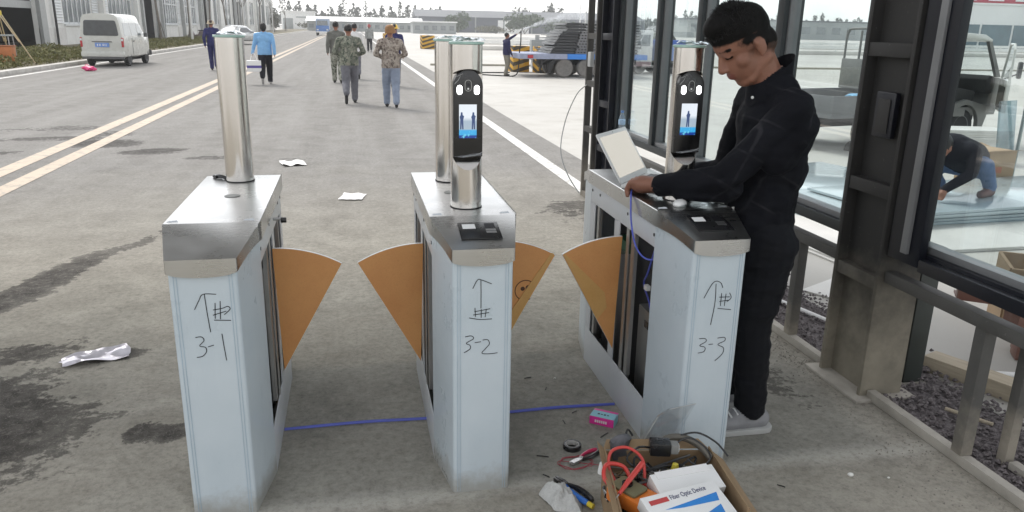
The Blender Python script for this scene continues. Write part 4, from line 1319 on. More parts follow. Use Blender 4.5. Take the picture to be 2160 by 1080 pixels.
def sidewin(parent, name, poly, xb, zb, xt, zt, m, side, off=.006):
    """flat pane on the sloping flank between (xb,zb) and (xt,zt)"""
    f = lambda z: xb + (xt - xb) * (z - zb) / (zt - zb)
    vs_ = [(side * (f(z) + off), y, z) for y, z in poly] + [(side * (f(z) - .01), y, z) for y, z in poly]
    k = len(poly)
    return MB().add(vs_, [tuple(range(k)), tuple(range(2 * k - 1, k - 1, -1))] + [(i, (i + 1) % k, k + (i + 1) % k, k + i) for i in range(k)]).build(name, m, parent)

# --- white minivan
van = thing('minivan', 'white minivan parked by the left kerb seen from behind', 'van', (-8.82, 33.35, 0), -.03)
half = [(.0, .30), (.62, .30), (.715, .36), (.742, .55), (.748, .80), (.742, 1.04), (.665, 1.60), (.63, 1.74), (.54, 1.83), (.30, 1.875), (0, 1.885)]
def vk(y):
    if y == 'belt': return 1.04
    if y < .55: return 1.0
    return max(.03, 1.0 - (y - .55) / .82 * .97) if y < 1.40 else .02
def vsx(y):
    return .965 if y < -1.76 else (.985 if y < -1.70 else (1.0 if y < 1.3 else 1.0 - (y - 1.3) * .22))
b = car_body(half, [-1.80, -1.765, -1.70, -1.2, 0, .55, .8, 1.1, 1.38, 1.55, 1.74, 1.80], vk, vsx).build('body', M_vwhite, van, bevel=.012, angle=50)
rw = MB().prism(rpoly(-.60, .60, 1.10, 1.64, .07, (-.535, .535)), -1.812, -1.795).build('rear_window', M_cwin, van)
for s in (-1, 1):
    for poly in ([(-1.60, 1.10), (-.78, 1.10), (-.78, 1.56), (-1.50, 1.56)], [(-.70, 1.10), (.06, 1.10), (.06, 1.56), (-.70, 1.56)], [(.13, 1.10), (.88, 1.10), (.55, 1.53), (.13, 1.56)]):
        sidewin(van, 'side_window', poly, .742, 1.04, .665, 1.60, M_cwin2, s)
    MB().prism(rpoly(s * .70 - .035, s * .70 + .035, .70, 1.04, .02), -1.815, -1.70).build('tail_lamp', M_tred, van)
    MB().box((s * .70 - .032, -1.818, .92), (s * .70 + .032, -1.8155, 1.0)).build('indicator_lamp', M_head, van)
    MB().cbox((s * .85, .72, 1.12), (.13, .09, .17)).build('mirror', M_bump, van, bevel=.02)
    for y in (-1.15, 1.12):
        wheel(van, (s * .64, y, .285), .285, .17, 'x')
    MB().box((s * .749 - .004, -.74, .38), (s * .749 + .004, -.73, 1.02)).build('door_seam', M_bump, van)
    MB().box((s * .752 - .006, -.62, .88), (s * .752 + .012, -.46, .915)).build('door_handle', M_bump, van)
MB().prism(rpoly(-.74, .74, .36, .54, .05), -1.865, -1.78).build('rear_bumper', M_vwhite, van, bevel=.01)
MB().prism(rpoly(-.72, .72, .27, .358, .03), -1.85, -1.78).build('rear_valance', M_bump, van, bevel=.01)
MB().prism(rpoly(-.74, .74, .30, .52, .05), 1.78, 1.84).build('front_bumper', M_bump, van, bevel=.01)
pl = MB().box((-.24, -1.822, .70), (.24, -1.812, .85)).build('number_plate', M_plate, van)
g_ = MB()
for xx in (-.10, -.07, .02, .035, .085, .13):
    g_.box((xx, -1.8245, .735), (xx + .016, -1.8222, .815))
g_.box((-.10, -1.8245, .77), (-.054, -1.8222, .783)).box((-.17, -1.8245, .74), (-.14, -1.8222, .81))
g_.build('plate_glyphs', M_white, pl)
MB().box((-.34, -1.83, .875), (.34, -1.806, .905)).build('plate_light_bar', M_bump, van, bevel=.004)
MB().box((-.45, -1.6, .18), (.45, 1.6, .30)).build('underbody', M_tyre, van)

# --- grey saloon half hidden by the first steel column
M_cargr = pmat('silver_car_paint', (.42, .43, .43), .25, metal=.4, var=.05, coat=.5)
car = thing('parked_car', 'silver car with dark rear window half hidden behind the first steel column', 'car', (-8.55, 66.0, 0), -.38)
half = [(.0, .28), (.72, .28), (.84, .36), (.86, .60), (.84, .88), (.62, 1.30), (.50, 1.40), (0, 1.45)]
def ck_(y):
    if y == 'belt': return .88
    if y < -1.9: return .25
    if y < -.75: return .25 + .75 * (y + 1.9) / 1.15
    if y < .35: return 1.0
    return max(.12, 1 - (y - .35) / .9 * .88)
car_body(half, [-2.15, -2.1, -1.9, -1.3, -.75, -.2, .35, .8, 1.25, 1.9, 2.15], ck_, lambda y: 1 - .10 * max(0, abs(y) - 1.9)).build('body', M_cargr, car, bevel=.02, angle=50)
MB().add([(-.60, -1.84, .975), (.60, -1.84, .975), (.50, -.86, 1.41), (-.50, -.86, 1.41)], [(0, 1, 2, 3)]).build('rear_window', M_cwin, car)
for s in (-1, 1):
    sidewin(car, 'side_window', [(-1.35, .93), (.75, .93), (.15, 1.26), (-.85, 1.26)], .84, .88, .62, 1.30, M_cwin, s, .012)
    MB().cbox((s * .68, -2.14, .78), (.26, .06, .16)).build('tail_lamp', M_tred, car, bevel=.01)
    MB().cbox((s * .92, .6, .95), (.16, .1, .12)).build('mirror', M_cargr, car, bevel=.02)
    for y in (-1.3, 1.35): wheel(car, (s * .76, y, .30), .30, .19, 'x')
MB().box((-.84, -2.20, .28), (.84, -2.13, .58)).build('rear_bumper', M_bump, car, bevel=.02)

# --- blue lorry far down the road
M_lblue = pmat('lorry_blue', (.10, .22, .52), .4, var=.08)
lo = thing('blue_lorry', 'small blue lorry coming towards the gate far down the road', 'truck', (-3.9, 124, 0))
MB().box((-.95, -.9, .55), (.95, .9, 1.45)).build('cab_lower', M_lblue, lo, bevel=.08)
MB().prism([(-.85, 1.455), (.9, 1.455), (.9, 2.3), (-.55, 2.3)], -.93, .93, 'yz').build('cab_upper', pmat('lorry_greyblue', (.30, .38, .50), .4), lo, bevel=.06)
MB().add([(-.8, -.88, 1.52), (.8, -.88, 1.52), (.76, -.63, 2.18), (-.76, -.63, 2.18)], [(0, 1, 2, 3)]).build('windscreen', M_cwin2, lo)
MB().box((-1.0, 1.0, .9), (1.0, 5.2, 2.45)).build('load_box', pmat('lorry_grey_box', (.36, .40, .46), .6), lo, bevel=.03)
MB().box((-.5, .5, .5), (.5, 5.2, .89)).build('chassis', M_tyre, lo)
for s in (-1, 1):
    for y in (-.1, 3.9): wheel(lo, (s * .82, y, .40), .40, .26, 'x')
    MB().cbox((s * .7, -.92, .85), (.28, .05, .2)).build('headlamp', M_head, lo, bevel=.02)
MB().box((-.9, -.98, .45), (.9, -.9, .62)).build('front_bumper', M_white, lo)

# --- flatbed trailer with its load
M_tblue = pmat('trailer_blue', (.030, .20, .62), .45, var=.1, vscale=.6, dirt=(.26, .30, .42), dscale=.25)
M_tgrey = pmat('trailer_grey_blue', (.28, .31, .42), .6, var=.15)
tr = thing('flatbed_trailer', 'blue flatbed trailer loaded with stacked steel forms beyond the glazed wall end', 'trailer', (5.8, 27.15, -.012))
MB().box((0, 0, .64), (1.75, 2.4, .82)).build('rear_beam', M_tgrey, tr, bevel=.01)
MB().box((1.752, 0, .64), (4.75, 2.4, .82)).build('deck', M_tblue, tr, bevel=.01)
MB().box((1.0, .75, .42), (4.6, 1.65, .639)).build('chassis', M_tyre, tr)
for x in (1.68, 2.50, 3.32):
    for y in (.14, 2.05): wheel(tr, (x, y + .1, .335), .335, .26, 'y', M_tyred, 28, .45, M_bump)
for s in (0,):
    MB().tube(smoothpath([(1.02, .05, .62), (.85, .05, .52), (.78, .05, .30), (.82, .05, .16)], 4), .04, 8).build('mudguard_stay', M_tyre, tr)
    MB().prism([(1.05, .14), (1.12, .14), (1.30, .55), (1.52, .70), (1.5, .639), (1.26, .639), (1.08, .5)], .02, .36).build('mudguard', M_tyre, tr)
MB().box((.3, -.02, .67), (.5, -.001, .78)).build('tail_lamp', M_tred, tr)
M_sform = pmat('black_steel_form', (.018, .019, .022), .45, var=.3, vscale=3)
M_sside = pmat('pale_form_side', (.20, .20, .21), .5, var=.2, vscale=2)
ordn = ['bottom', 'second', 'third', 'fourth', 'fifth', 'sixth', 'seventh', 'eighth', 'ninth', 'tenth', 'top']
rr = random.Random(2)
xl = [1.15, 1.20, 1.32, 1.28, 1.35, 1.42, 1.46, 1.55, 1.72, 1.75, 1.70]
for i in range(11):
    z = .822 - .012 + i * .098
    t = thing('steel_form', 'perforated black steel form on the flatbed trailer, ' + (ordn[i] if i in (0, 10) else ordn[i] + ' from the bottom') + ' of the stack', 'steel form', (5.8 + xl[i], 27.35, z), 0, 'steel forms stacked on the trailer')
    bw = .95 - .03 * i
    MB().prism([(0, .004), (bw, .004), (bw - .08, .088), (.06, .088)], 0, 1.9, 'xz').build('end_block', M_sform, t, bevel=.004)
    L = 3.2 - xl[i] + 1.2 - bw + .2 - rr.uniform(0, .15)
    MB().box((bw + .002, .02, .004), (bw + L, 1.9, .030)).build('lower_flange', M_sside if i < 8 else M_sform, t)
    MB().box((bw + .002, .02, .070), (bw + L, 1.9, .090)).build('upper_flange', M_sside if i < 8 else M_greycol, t)
    MB().box((bw + .002, .10, .031), (bw + L, 1.85, .069)).build('dark_web', M_sform, t)
    rib = MB()
    for k in range(int(L / .115) - 1):
        rib.box((bw + .04 + k * .115, .04, .031), (bw + .085 + k * .115, .099, .069))
    rib.build('web_ribs', M_sside, t)
    for k in range(3):
        MB().box((-.34 + .05 * k - .02 * (i % 3), .1 + k * .8, .03), (-.002, .13 + k * .8, .05)).build('prong', M_greycol, t)
# striped concrete blocks
def stripe_mat():
    t = NT('yellow_black_stripes')
    v = t.coord()
    sep = t.node('SeparateXYZ'); t.lk(v, sep.inputs[0])
    k = t.math('ADD', t.math('MULTIPLY', sep.outputs[2], 3.4), t.math('MULTIPLY', t.math('ADD', sep.outputs[0], sep.outputs[1]), -1.0))
    fr = t.math('FRACT', t.math('ADD', k, t.math('MULTIPLY', t.noise(6, 4), .12)))
    n = t.noise(5, 5)
    c = t.mix(t.ramp(fr, .48, .52), t.mix(t.ramp(n, .3, .7), (.56, .30, .02), (.66, .38, .05)), (.07, .055, .035))
    c = t.mix(t.ramp(n, .60, .72, 0, .5), c, (.40, .36, .28))
    t.lk(c, t.b.inputs['Base Color']); t.b.inputs['Roughness'].default_value = .75
    t.bump(t.noise(30), .3, .01)
    return t.m
M_strp = stripe_mat()
for (x, y, w, h, lab) in ((7.45, 30.3, .68, 1.0, 'yellow and black striped block under the trailer deck'), (6.58, 30.9, .68, 1.0, 'yellow and black striped block behind the spraying man'), (5.85, 61.3, .95, 1.0, 'yellow and black striped block standing alone on the pale plaza'), (3.6, 72, 1.2, 1.0, 'yellow and black striped block behind the orange cap walker')):
    t = thing('striped_block', lab, 'barrier block', (x, y, -.012), .12, 'striped barrier blocks')
    MB().box((-w / 2, -w / 2, 0), (w / 2, w / 2, h)).build('block', M_strp, t, bevel=.03)
    MB().tube([(-.12, 0, h - .02), (-.12, 0, h + .06), (.12, 0, h + .06), (.12, 0, h - .02)], .012, 6).build('lifting_loop', M_greycol, t)
# pale grey machine parts behind the trailer
t = thing('grey_pump', 'small grey pump on a stand behind the trailer deck', 'pump', (8.05, 34.0, -.012))
MB().box((-.3, -.2, .35), (.3, .2, 1.2)).build('housing', M_fp, t, bevel=.04)
for s in (-1, 1): MB().box((s * .2 - .03, -.15, 0), (s * .2 + .03, .15, .349)).build('leg', M_greycol, t)
MB().cyl((0, 0, 1.2), .1, .2, 12).build('filler', M_greycol, t)

# --- white lorry with blue side seen through the far panes (facing left)
lt = thing('white_lorry', 'white-cabbed lorry with blue load bed seen through the far glazing', 'truck', (10.1, 29.9, -.012), .05)
M_lw = pmat('lorry_white', (.68, .68, .67), .35, var=.06, vscale=2, coat=.3)
MB().prism([(0, .30), (1.75, .30), (1.75, 1.68), (.62, 1.70), (.40, 1.60), (.12, 1.05), (0, .85)], 0, 1.55).build('cab', M_lw, lt, bevel=.04)
MB().prism([(.44, 1.08), (1.05, 1.08), (1.05, 1.52), (.62, 1.52)], -.012, -.002).build('side_window', M_cwin2, lt)
MB().prism([(1.12, 1.08), (1.62, 1.08), (1.62, 1.52), (1.12, 1.52)], -.012, -.002).build('side_window', M_cwin2, lt)
MB().box((.2, -.02, .30), (1.7, -.003, .48)).build('sill_panel', pmat('faded_pink_stripe', (.45, .32, .33), .5), lt)
MB().cbox((-.05, -.22, 1.12), (.06, .16, .26)).build('mirror', M_blk, lt, bevel=.01)
MB().tube([(.2, -.02, 1.25), (-.05, -.2, 1.12)], .015, 6).build('mirror_arm', M_blk, lt)
MB().box((1.9, 0, .52), (3.15, 1.6, 1.08)).build('bed_side', pmat('bed_blue_pale', (.19, .29, .62), .5, var=.12, vscale=1.5), lt, bevel=.02)
MB().box((1.88, -.02, 1.081), (3.17, 1.62, 1.32)).build('bed_top_board', pmat('bed_blue', (.06, .15, .55), .5, var=.1), lt, bevel=.01)
MB().box((.3, .4, .30), (3.1, 1.2, .50)).build('chassis', M_tyre, lt)
MB().prism([(2.1, 1.33), (2.9, 1.33), (2.65, 1.62), (2.2, 1.60)], .2, 1.4).build('tarpaulin_load', pmat('olive_load', (.13, .14, .11), .8), lt, bevel=.08)
for x in (1.25, 2.35, 2.72):
    for y in (.12, 1.4): wheel(lt, (x, y, .28), .28, .2, 'y', M_tyre if x > 2 else M_tyred)

# --- white cab-over mini truck with its door open (right, behind the glass)
mt = thing('mini_truck', 'white mini truck with an open door and grey load bed behind the glass', 'truck', (7.28, 10.15, -.012), .24)
M_bed = pmat('grey_bed_paint', (.11, .115, .12), .5, var=.15, vscale=3)
M_int = pmat('dark_grey_seat', (.028, .028, .027), .8, var=.3)
M_dust = pmat('dusty_grey_paint', (.19, .19, .18), .6, var=.15, vscale=3)
Wd = 1.42
# load bed
MB().box((-.55, 0, .50), (1.62, Wd, .56)).build('bed_floor', M_bed, mt, bevel=.005)
MB().box((-.55, 0, .561), (1.62, .035, .82)).build('bed_side', M_bed, mt, bevel=.005)
MB().box((-.55, Wd - .035, .561), (1.62, Wd, .82)).build('bed_side', M_bed, mt, bevel=.005)
MB().box((-.55, .036, .561), (-.515, Wd - .036, .82)).build('tailgate', M_bed, mt, bevel=.005)
# headboard guard with slots
MB().box((1.02, .05, .83), (1.08, Wd - .05, 1.30)).build('headboard', M_dust, mt, bevel=.01)
fr = MB()
for y in (.07, .36, .71, 1.06, 1.35): fr.tube([(1.05, y, 1.30), (1.05, y, 1.74)], .018, 8)
fr.tube(smoothpath([(1.05, .07, 1.60), (1.05, .10, 1.72), (1.05, .22, 1.77), (1.05, 1.2, 1.77), (1.05, 1.32, 1.72), (1.05, 1.35, 1.60)], 5), .02, 8)
fr.build('guard_frame', M_dust, mt, smooth=True)
for k in range(3):
    MB().box((.995, .10, 1.34 + k * .10), (1.019, .17, 1.40 + k * .10)).build('reflector', M_white, mt)
# cab shell
cabp = [(1.70, .45), (1.70, 1.72)]
MB().box((1.70, .03, .48), (1.74, Wd - .03, 1.62)).build('cab_rear_wall', M_vwhite, mt, bevel=.01)
rf = MB().loft([[Vector((x, y, z)) for x, z in ((1.66, 1.60), (1.72, 1.68), (2.15, 1.735), (2.55, 1.715), (2.74, 1.64), (2.72, 1.60), (2.5, 1.64), (2.1, 1.66), (1.76, 1.62))] for y in (0, Wd)]).build('roof', M_vwhite, mt, bevel=.015, angle=60)
for y in (.02, Wd - .07):
    MB().loft([[Vector((x, y + w_, z)) for x, z, w_ in ((2.66, 1.63, 0), (2.74, 1.63, 0), (2.74, 1.63, .05), (2.66, 1.63, .05))], [Vector((x, y + w_, z)) for x, z, w_ in ((3.02, 1.06, 0), (3.12, 1.06, 0), (3.12, 1.06, .05), (3.02, 1.06, .05))]]).build('windscreen_pillar', M_dust, mt)
    MB().box((1.741, y, .60), (1.78, y + .05, 1.61)).build('rear_pillar', M_vwhite, mt)
MB().prism([(1.741, .46), (3.18, .46), (3.22, .60), (3.16, 1.05), (3.04, 1.055), (3.04, .62), (1.741, .56)], .05, Wd - .05).build('cab_floor', M_dust, mt, bevel=.01)
MB().add([(2.72, .08, 1.60), (2.72, Wd - .08, 1.60), (3.08, Wd - .06, 1.06), (3.08, .06, 1.06)], [(0, 1, 2, 3)]).build('windscreen', M_pane, mt)
MB().prism([(2.86, .80), (3.03, .80), (3.03, 1.07), (2.92, 1.09), (2.84, 1.02)], .06, Wd - .06).build('dashboard', M_int, mt, bevel=.02)
MB().lathe([(.155, -.012), (.175, -.012), (.175, .012), (.155, .012)], 24, c=(0, 0, 0), axis='x').build('steering_wheel', M_int, mt, smooth=True)
sw = mt.children[-1]; sw.location = (2.74, .40, 1.06); sw.rotation_euler = (0, -.75, 0)
MB().prism([(1.80, .57), (2.62, .60), (2.66, .84), (2.1, .92), (1.98, 1.16), (1.80, 1.18)], .08, Wd - .08).build('seat', M_int, mt, bevel=.03)
MB().box((1.76, Wd - .05, .56), (3.0, Wd - .005, 1.03)).build('far_door', M_vwhite, mt, bevel=.01)
MB().box((1.75, -.005, .46), (2.36, .05, .60)).build('step_panel', M_dust, mt, bevel=.01)
arch = [(2.02, .28)] + [(2.36 + .36 * math.cos(a), .28 + .36 * math.sin(a)) for a in [PI - PI * k / 12 for k in range(13)]] + [(2.84, .28), (2.9, .45), (2.84, .62), (2.36, .72), (1.9, .62), (1.84, .45)]
MB().prism(arch, -.01, .06).build('wheel_arch', M_dust, mt)
# open door, hinged at the front, swung towards the camera
dr = MB().box((-.02, -.92, .56), (.03, 0, 1.05)).build('open_door', M_vwhite, mt, bevel=.012)
dr.location = (3.10, -.01, 0); dr.rotation_euler = (0, 0, -.88)
df = MB().tube([(.005, -.90, 1.05), (.005, -.88, 1.50), (.005, -.76, 1.58), (.005, -.36, 1.58), (.005, -.02, 1.06)], .018, 8).build('door_frame', M_vwhite, dr, smooth=True)
MB().box((-.03, -.80, .62), (-.021, -.12, .95)).build('door_trim', M_int, dr)
MB().add([(.005, -.88, 1.06), (.005, -.04, 1.06), (.005, -.38, 1.57), (.005, -.76, 1.57), (.005, -.87, 1.50)], [(0, 1, 2, 3, 4)]).build('door_glass', M_pane, dr)
MB().cbox((.22, -.06, 1.18), (.06, .16, .26)).build('mirror', M_bump, dr, bevel=.02)
MB().tube([(.03, -.05, 1.04), (.2, -.06, 1.12)], .012, 6).build('mirror_arm', M_bump, dr)
for x in (.35, 2.36):
    for y in (.10, Wd - .10): wheel(mt, (x, y, .285), .285, .17, 'y', M_tyre if x > 1 else M_tyred)
MB().box((-.5, .35, .34), (3.1, Wd - .35, .455)).build('chassis', M_tyre, mt)
# blue water jug on the bed
t = thing('water_jug', 'large blue water jug lying on the grey truck bed', 'water jug', (7.40, 10.42, .55), .3)
M_jug = pmat('blue_jug_plastic', (.16, .42, .66), .25, var=.12, vscale=12, coat=.3)
MB().lathe([(.001, -.19), (.12, -.18), (.135, -.14), (.135, -.04), (.126, -.02), (.135, .0), (.135, .12), (.11, .18), (.04, .22), (.035, .27)], 24, c=(0, 0, .14), axis='x').build('jug_body', M_jug, t, smooth=True)
MB().lathe([(.001, .27), (.045, .27), (.045, .31), (.001, .31)], 16, c=(0, 0, .14), axis='x').build('jug_cap', M_white, t, smooth=True)

# --- scooter by the workshop
sc_ = thing('motor_scooter', 'dark motor scooter parked on the verge beyond the van', 'scooter', (-13.9, 79.0, .09), 1.35)
for y in (-.62, .62): wheel(sc_, (0, y, .27), .27, .10, 'x')
MB().prism([(-.8, .45), (-.3, .30), (.25, .28), (.42, .40), (.55, .85), (.48, .88), (.25, .42), (-.1, .42), (-.25, .72), (-.85, .74)], -.13, .13, 'yz').build('body', pmat('scooter_paint', (.20, .16, .16), .4), sc_, bevel=.03)
MB().prism([(-.85, .75), (-.2, .73), (-.1, .82), (-.8, .86)], -.14, .14, 'yz').build('seat', M_blkr, sc_, bevel=.03)
MB().tube([(-.32, .45, 1.05), (0, .5, 1.0), (.32, .45, 1.05)], .018, 8).build('handlebar', M_blk, sc_)
MB().tube([(0, .62, .27), (0, .52, .95)], .03, 8).build('fork', M_rim, sc_)
MB().cbox((0, .60, .85), (.2, .12, .16)).build('headlamp', M_head, sc_, bevel=.03)
MB().tube([(.12, -.1, .3), (.22, -.05, 0)], .012, 6).build('stand', M_rim, sc_)

# --- surveyor's tripod, bin and table at the far left
tp = thing('survey_tripod', 'surveyor tripod with yellow head and wooden legs on the left verge', 'tripod', (-12.0, 31.0, .1))
M_ylw = pmat('tripod_yellow', (.62, .50, .04), .4, var=.1)
M_tw = pmat('tripod_wood', (.50, .40, .24), .5, var=.15)
MB().lathe([(.02, 1.82), (.16, 1.80), (.17, 1.72), (.10, 1.68), (.02, 1.68)], 16).build('tripod_head', M_ylw, tp, smooth=True)
for a in (-.35, 1.75, 3.84):
    d = Vector((math.cos(a), math.sin(a), 0))
    q = d.cross(Vector((0, 0, 1)))
    lg = MB()
    for s in (-1, 1):
        lg.tube([d * .12 + q * s * .05 + Vector((0, 0, 1.72)), d * .75 + q * s * .03 + Vector((0, 0, .75))], .02, 6)
    lg.tube([d * .70 + Vector((0, 0, .85)), d * 1.25 + Vector((0, 0, 0))], .022, 6)
    lg.build('leg', M_tw, tp)
    MB().cbox(d * .135 + Vector((0, 0, 1.70)), (.09, .09, .13), rz=a).build('leg_clamp', M_ylw, tp, bevel=.01)
MB().lathe([(.05, 1.825), (.09, 1.84), (.10, 1.95), (.07, 2.02), (.12, 2.05), (.12, 2.25), (.07, 2.32), (.02, 2.33)], 16).build('instrument', pmat('instrument_green', (.06, .12, .07), .4), tp, smooth=True)
MB().cbox((0, 0, 2.37), (.12, .08, .07)).build('instrument_handle', pmat('dull_red', (.32, .06, .06), .4), tp, bevel=.01)
t = thing('orange_bin', 'orange bin under a grey folding table on the left verge', 'bin', (-11.55, 30.2, .1))
MB().loft([[Vector((a * w_, b_ * w_, z)) for a, b_ in ((-.23, -.2), (.23, -.2), (.23, .2), (-.23, .2))] for z, w_ in ((0, .85), (.62, 1.0))]).build('bin_body', pmat('orange_plastic', (.52, .17, .05), .5, var=.12, dirt=(.35, .16, .08)), t, bevel=.03)
MB().cbox((0, 0, .64), (.5, .44, .03)).build('bin_rim', pmat('bin_rim_orange', (.45, .15, .05), .5), t, bevel=.01)
t = thing('folding_table', 'grey folding table with a dark instrument case on the left verge', 'table', (-11.85, 30.35, .1))
MB().cbox((0, 0, .98), (.95, .45, .05)).build('table_top', M_fp, t, bevel=.01)
for a, b_ in ((-.4, -.18), (.42, -.18), (-.4, .18), (.42, .18)):
    MB().tube([(a * 1.1, b_ * 1.3, 0), (a, b_, .955)], .018, 6).build('leg', M_greycol, t)
t = thing('instrument_case', 'dark blue instrument case standing by the orange bin', 'case', (-12.0, 29.85, .1))
MB().box((-.2, -.12, 0), (.16, .12, .52)).build('case_body', pmat('dark_blue_case', (.07, .08, .11), .5), t, bevel=.02)
MB().tube([(-.09, 0, .52), (-.08, 0, .57), (.05, 0, .57), (.06, 0, .52)], .012, 6).build('case_handle', M_blk, t)
# pink bag on the road by the van
t = thing('pink_bag', 'crumpled bright pink bag on the road behind the minivan', 'bag', (-8.58, 28.75, .002))
mb = MB().sphere((0, 0, .08), (.22, .16, .085), 18, 10)
mb.v = [tuple(Vector(p) + Vector((mnoise.noise(Vector(p) * 9), mnoise.noise(Vector(p) * 9 + Vector((5, 0, 0))), 0)) * .06 + Vector((0, 0, .04 * mnoise.noise(Vector(p) * 7)))) for p in mb.v]
mb.v = [(p[0], p[1], max(.0, p[2])) for p in mb.v]
M_pink = pmat('pink_plastic', (.72, .05, .20), .4, var=.15, vscale=15)
mb.build('bag_body', M_pink, t, smooth=True)
MB().tube(smoothpath([(-.1, .0, .13), (-.12, .02, .2), (-.04, .02, .21), (-.02, 0, .14)], 4), .01, 5).build('bag_handle', M_pink, t)

# ================================================================ PEOPLE
M_skin = pmat('skin', (.27, .125, .082), .5, var=.10, vscale=12, bump=.08, bscale=180)
M_skinl = pmat('skin_light', (.50, .30, .21), .5, var=.08, vscale=10)
M_hair = pmat('black_hair', (.010, .009, .009), .55, var=.5, vscale=120, bump=.6, bscale=160, scale=(1, 1, .4))
M_hairs = pmat('cropped_hair', (.045, .030, .024), .7, var=.5, vscale=160, bump=.3, bscale=220)
M_shoe = pmat('dark_shoe', (.03, .03, .032), .5, var=.2)
M_shoeg = pmat('grey_shoe', (.24, .24, .25), .6, var=.15, vscale=12)
M_eye = pmat('dark_eye', (.012, .010, .010), .3)

def cloth(name, col, var=.2, vs=9, rough=.85):
    return pmat(name, col, rough, var=var, vscale=vs, bump=.35, bscale=14, spec=.25)

def camo(name, cols, sc=7.0):
    t = NT(name)
    v = t.coord()
    n1 = t.noise(sc, 3, .6, v, .6); n2 = t.noise(sc * 1.7, 3, .6, t.coord('Object', (1, 1.3, .8)), .8); n3 = t.noise(sc * 2.6, 2, .5, v, .3)
    c = t.mix(t.ramp(n1, .47, .50), cols[0], cols[1])
    c = t.mix(t.ramp(n2, .54, .57), c, cols[2])
    c = t.mix(t.ramp(n3, .58, .61), c, cols[3])
    t.lk(c, t.b.inputs['Base Color']); t.b.inputs['Roughness'].default_value = .9
    t.b.inputs['Specular IOR Level'].default_value = .2
    t.bump(t.noise(16, 4), .35, .01)
    MATS[name] = t.m
    return t.m

def cap_geo(mb, p0, p1, r0, r1, n=14, fl=1.0, fdir=None):
    """tapered capsule; fl flattens it along fdir"""
    p0, p1 = Vector(p0), Vector(p1)
    d = (p1 - p0); L = d.length
    d = d / L if L > 1e-6 else Vector((0, 0, 1))
    u = d.orthogonal().normalized()
    if fdir is not None:
        u = Vector(fdir); u = (u - d * u.dot(d)).normalized()
    w = d.cross(u)
    rings = []
    for k in range(5):
        a = -PI / 2 + (PI / 2) * k / 4 * .98 + .02
        rings.append([p0 + d * (r0 * math.sin(a)) + (u * math.cos(2 * PI * i / n) * fl + w * math.sin(2 * PI * i / n)) * r0 * math.cos(a) for i in range(n)])
    for k in range(5):
        a = (PI / 2) * k / 4 * .98
        rings.append([p1 + d * (r1 * math.sin(a)) + (u * math.cos(2 * PI * i / n) * fl + w * math.sin(2 * PI * i / n)) * r1 * math.cos(a) for i in range(n)])
    mb.loft(rings)

def dist_prim(P, pr):
    if pr[0] == 'cap':
        a, b, r0, r1 = np.array(pr[1]), np.array(pr[2]), pr[3], pr[4]
        ab = b - a; t = np.clip(((P - a) @ ab) / max(ab @ ab, 1e-9), 0, 1)
        return np.linalg.norm(P - (a + t[:, None] * ab), axis=1) - (r0 + (r1 - r0) * t)
    c, r, Rm = np.array(pr[1]), np.array(pr[2]), np.array(pr[4])
    q = (P - c) @ Rm            # into the ellipsoid frame
    k = np.linalg.norm(q / r, axis=1)
    return (k - 1) * r.min()

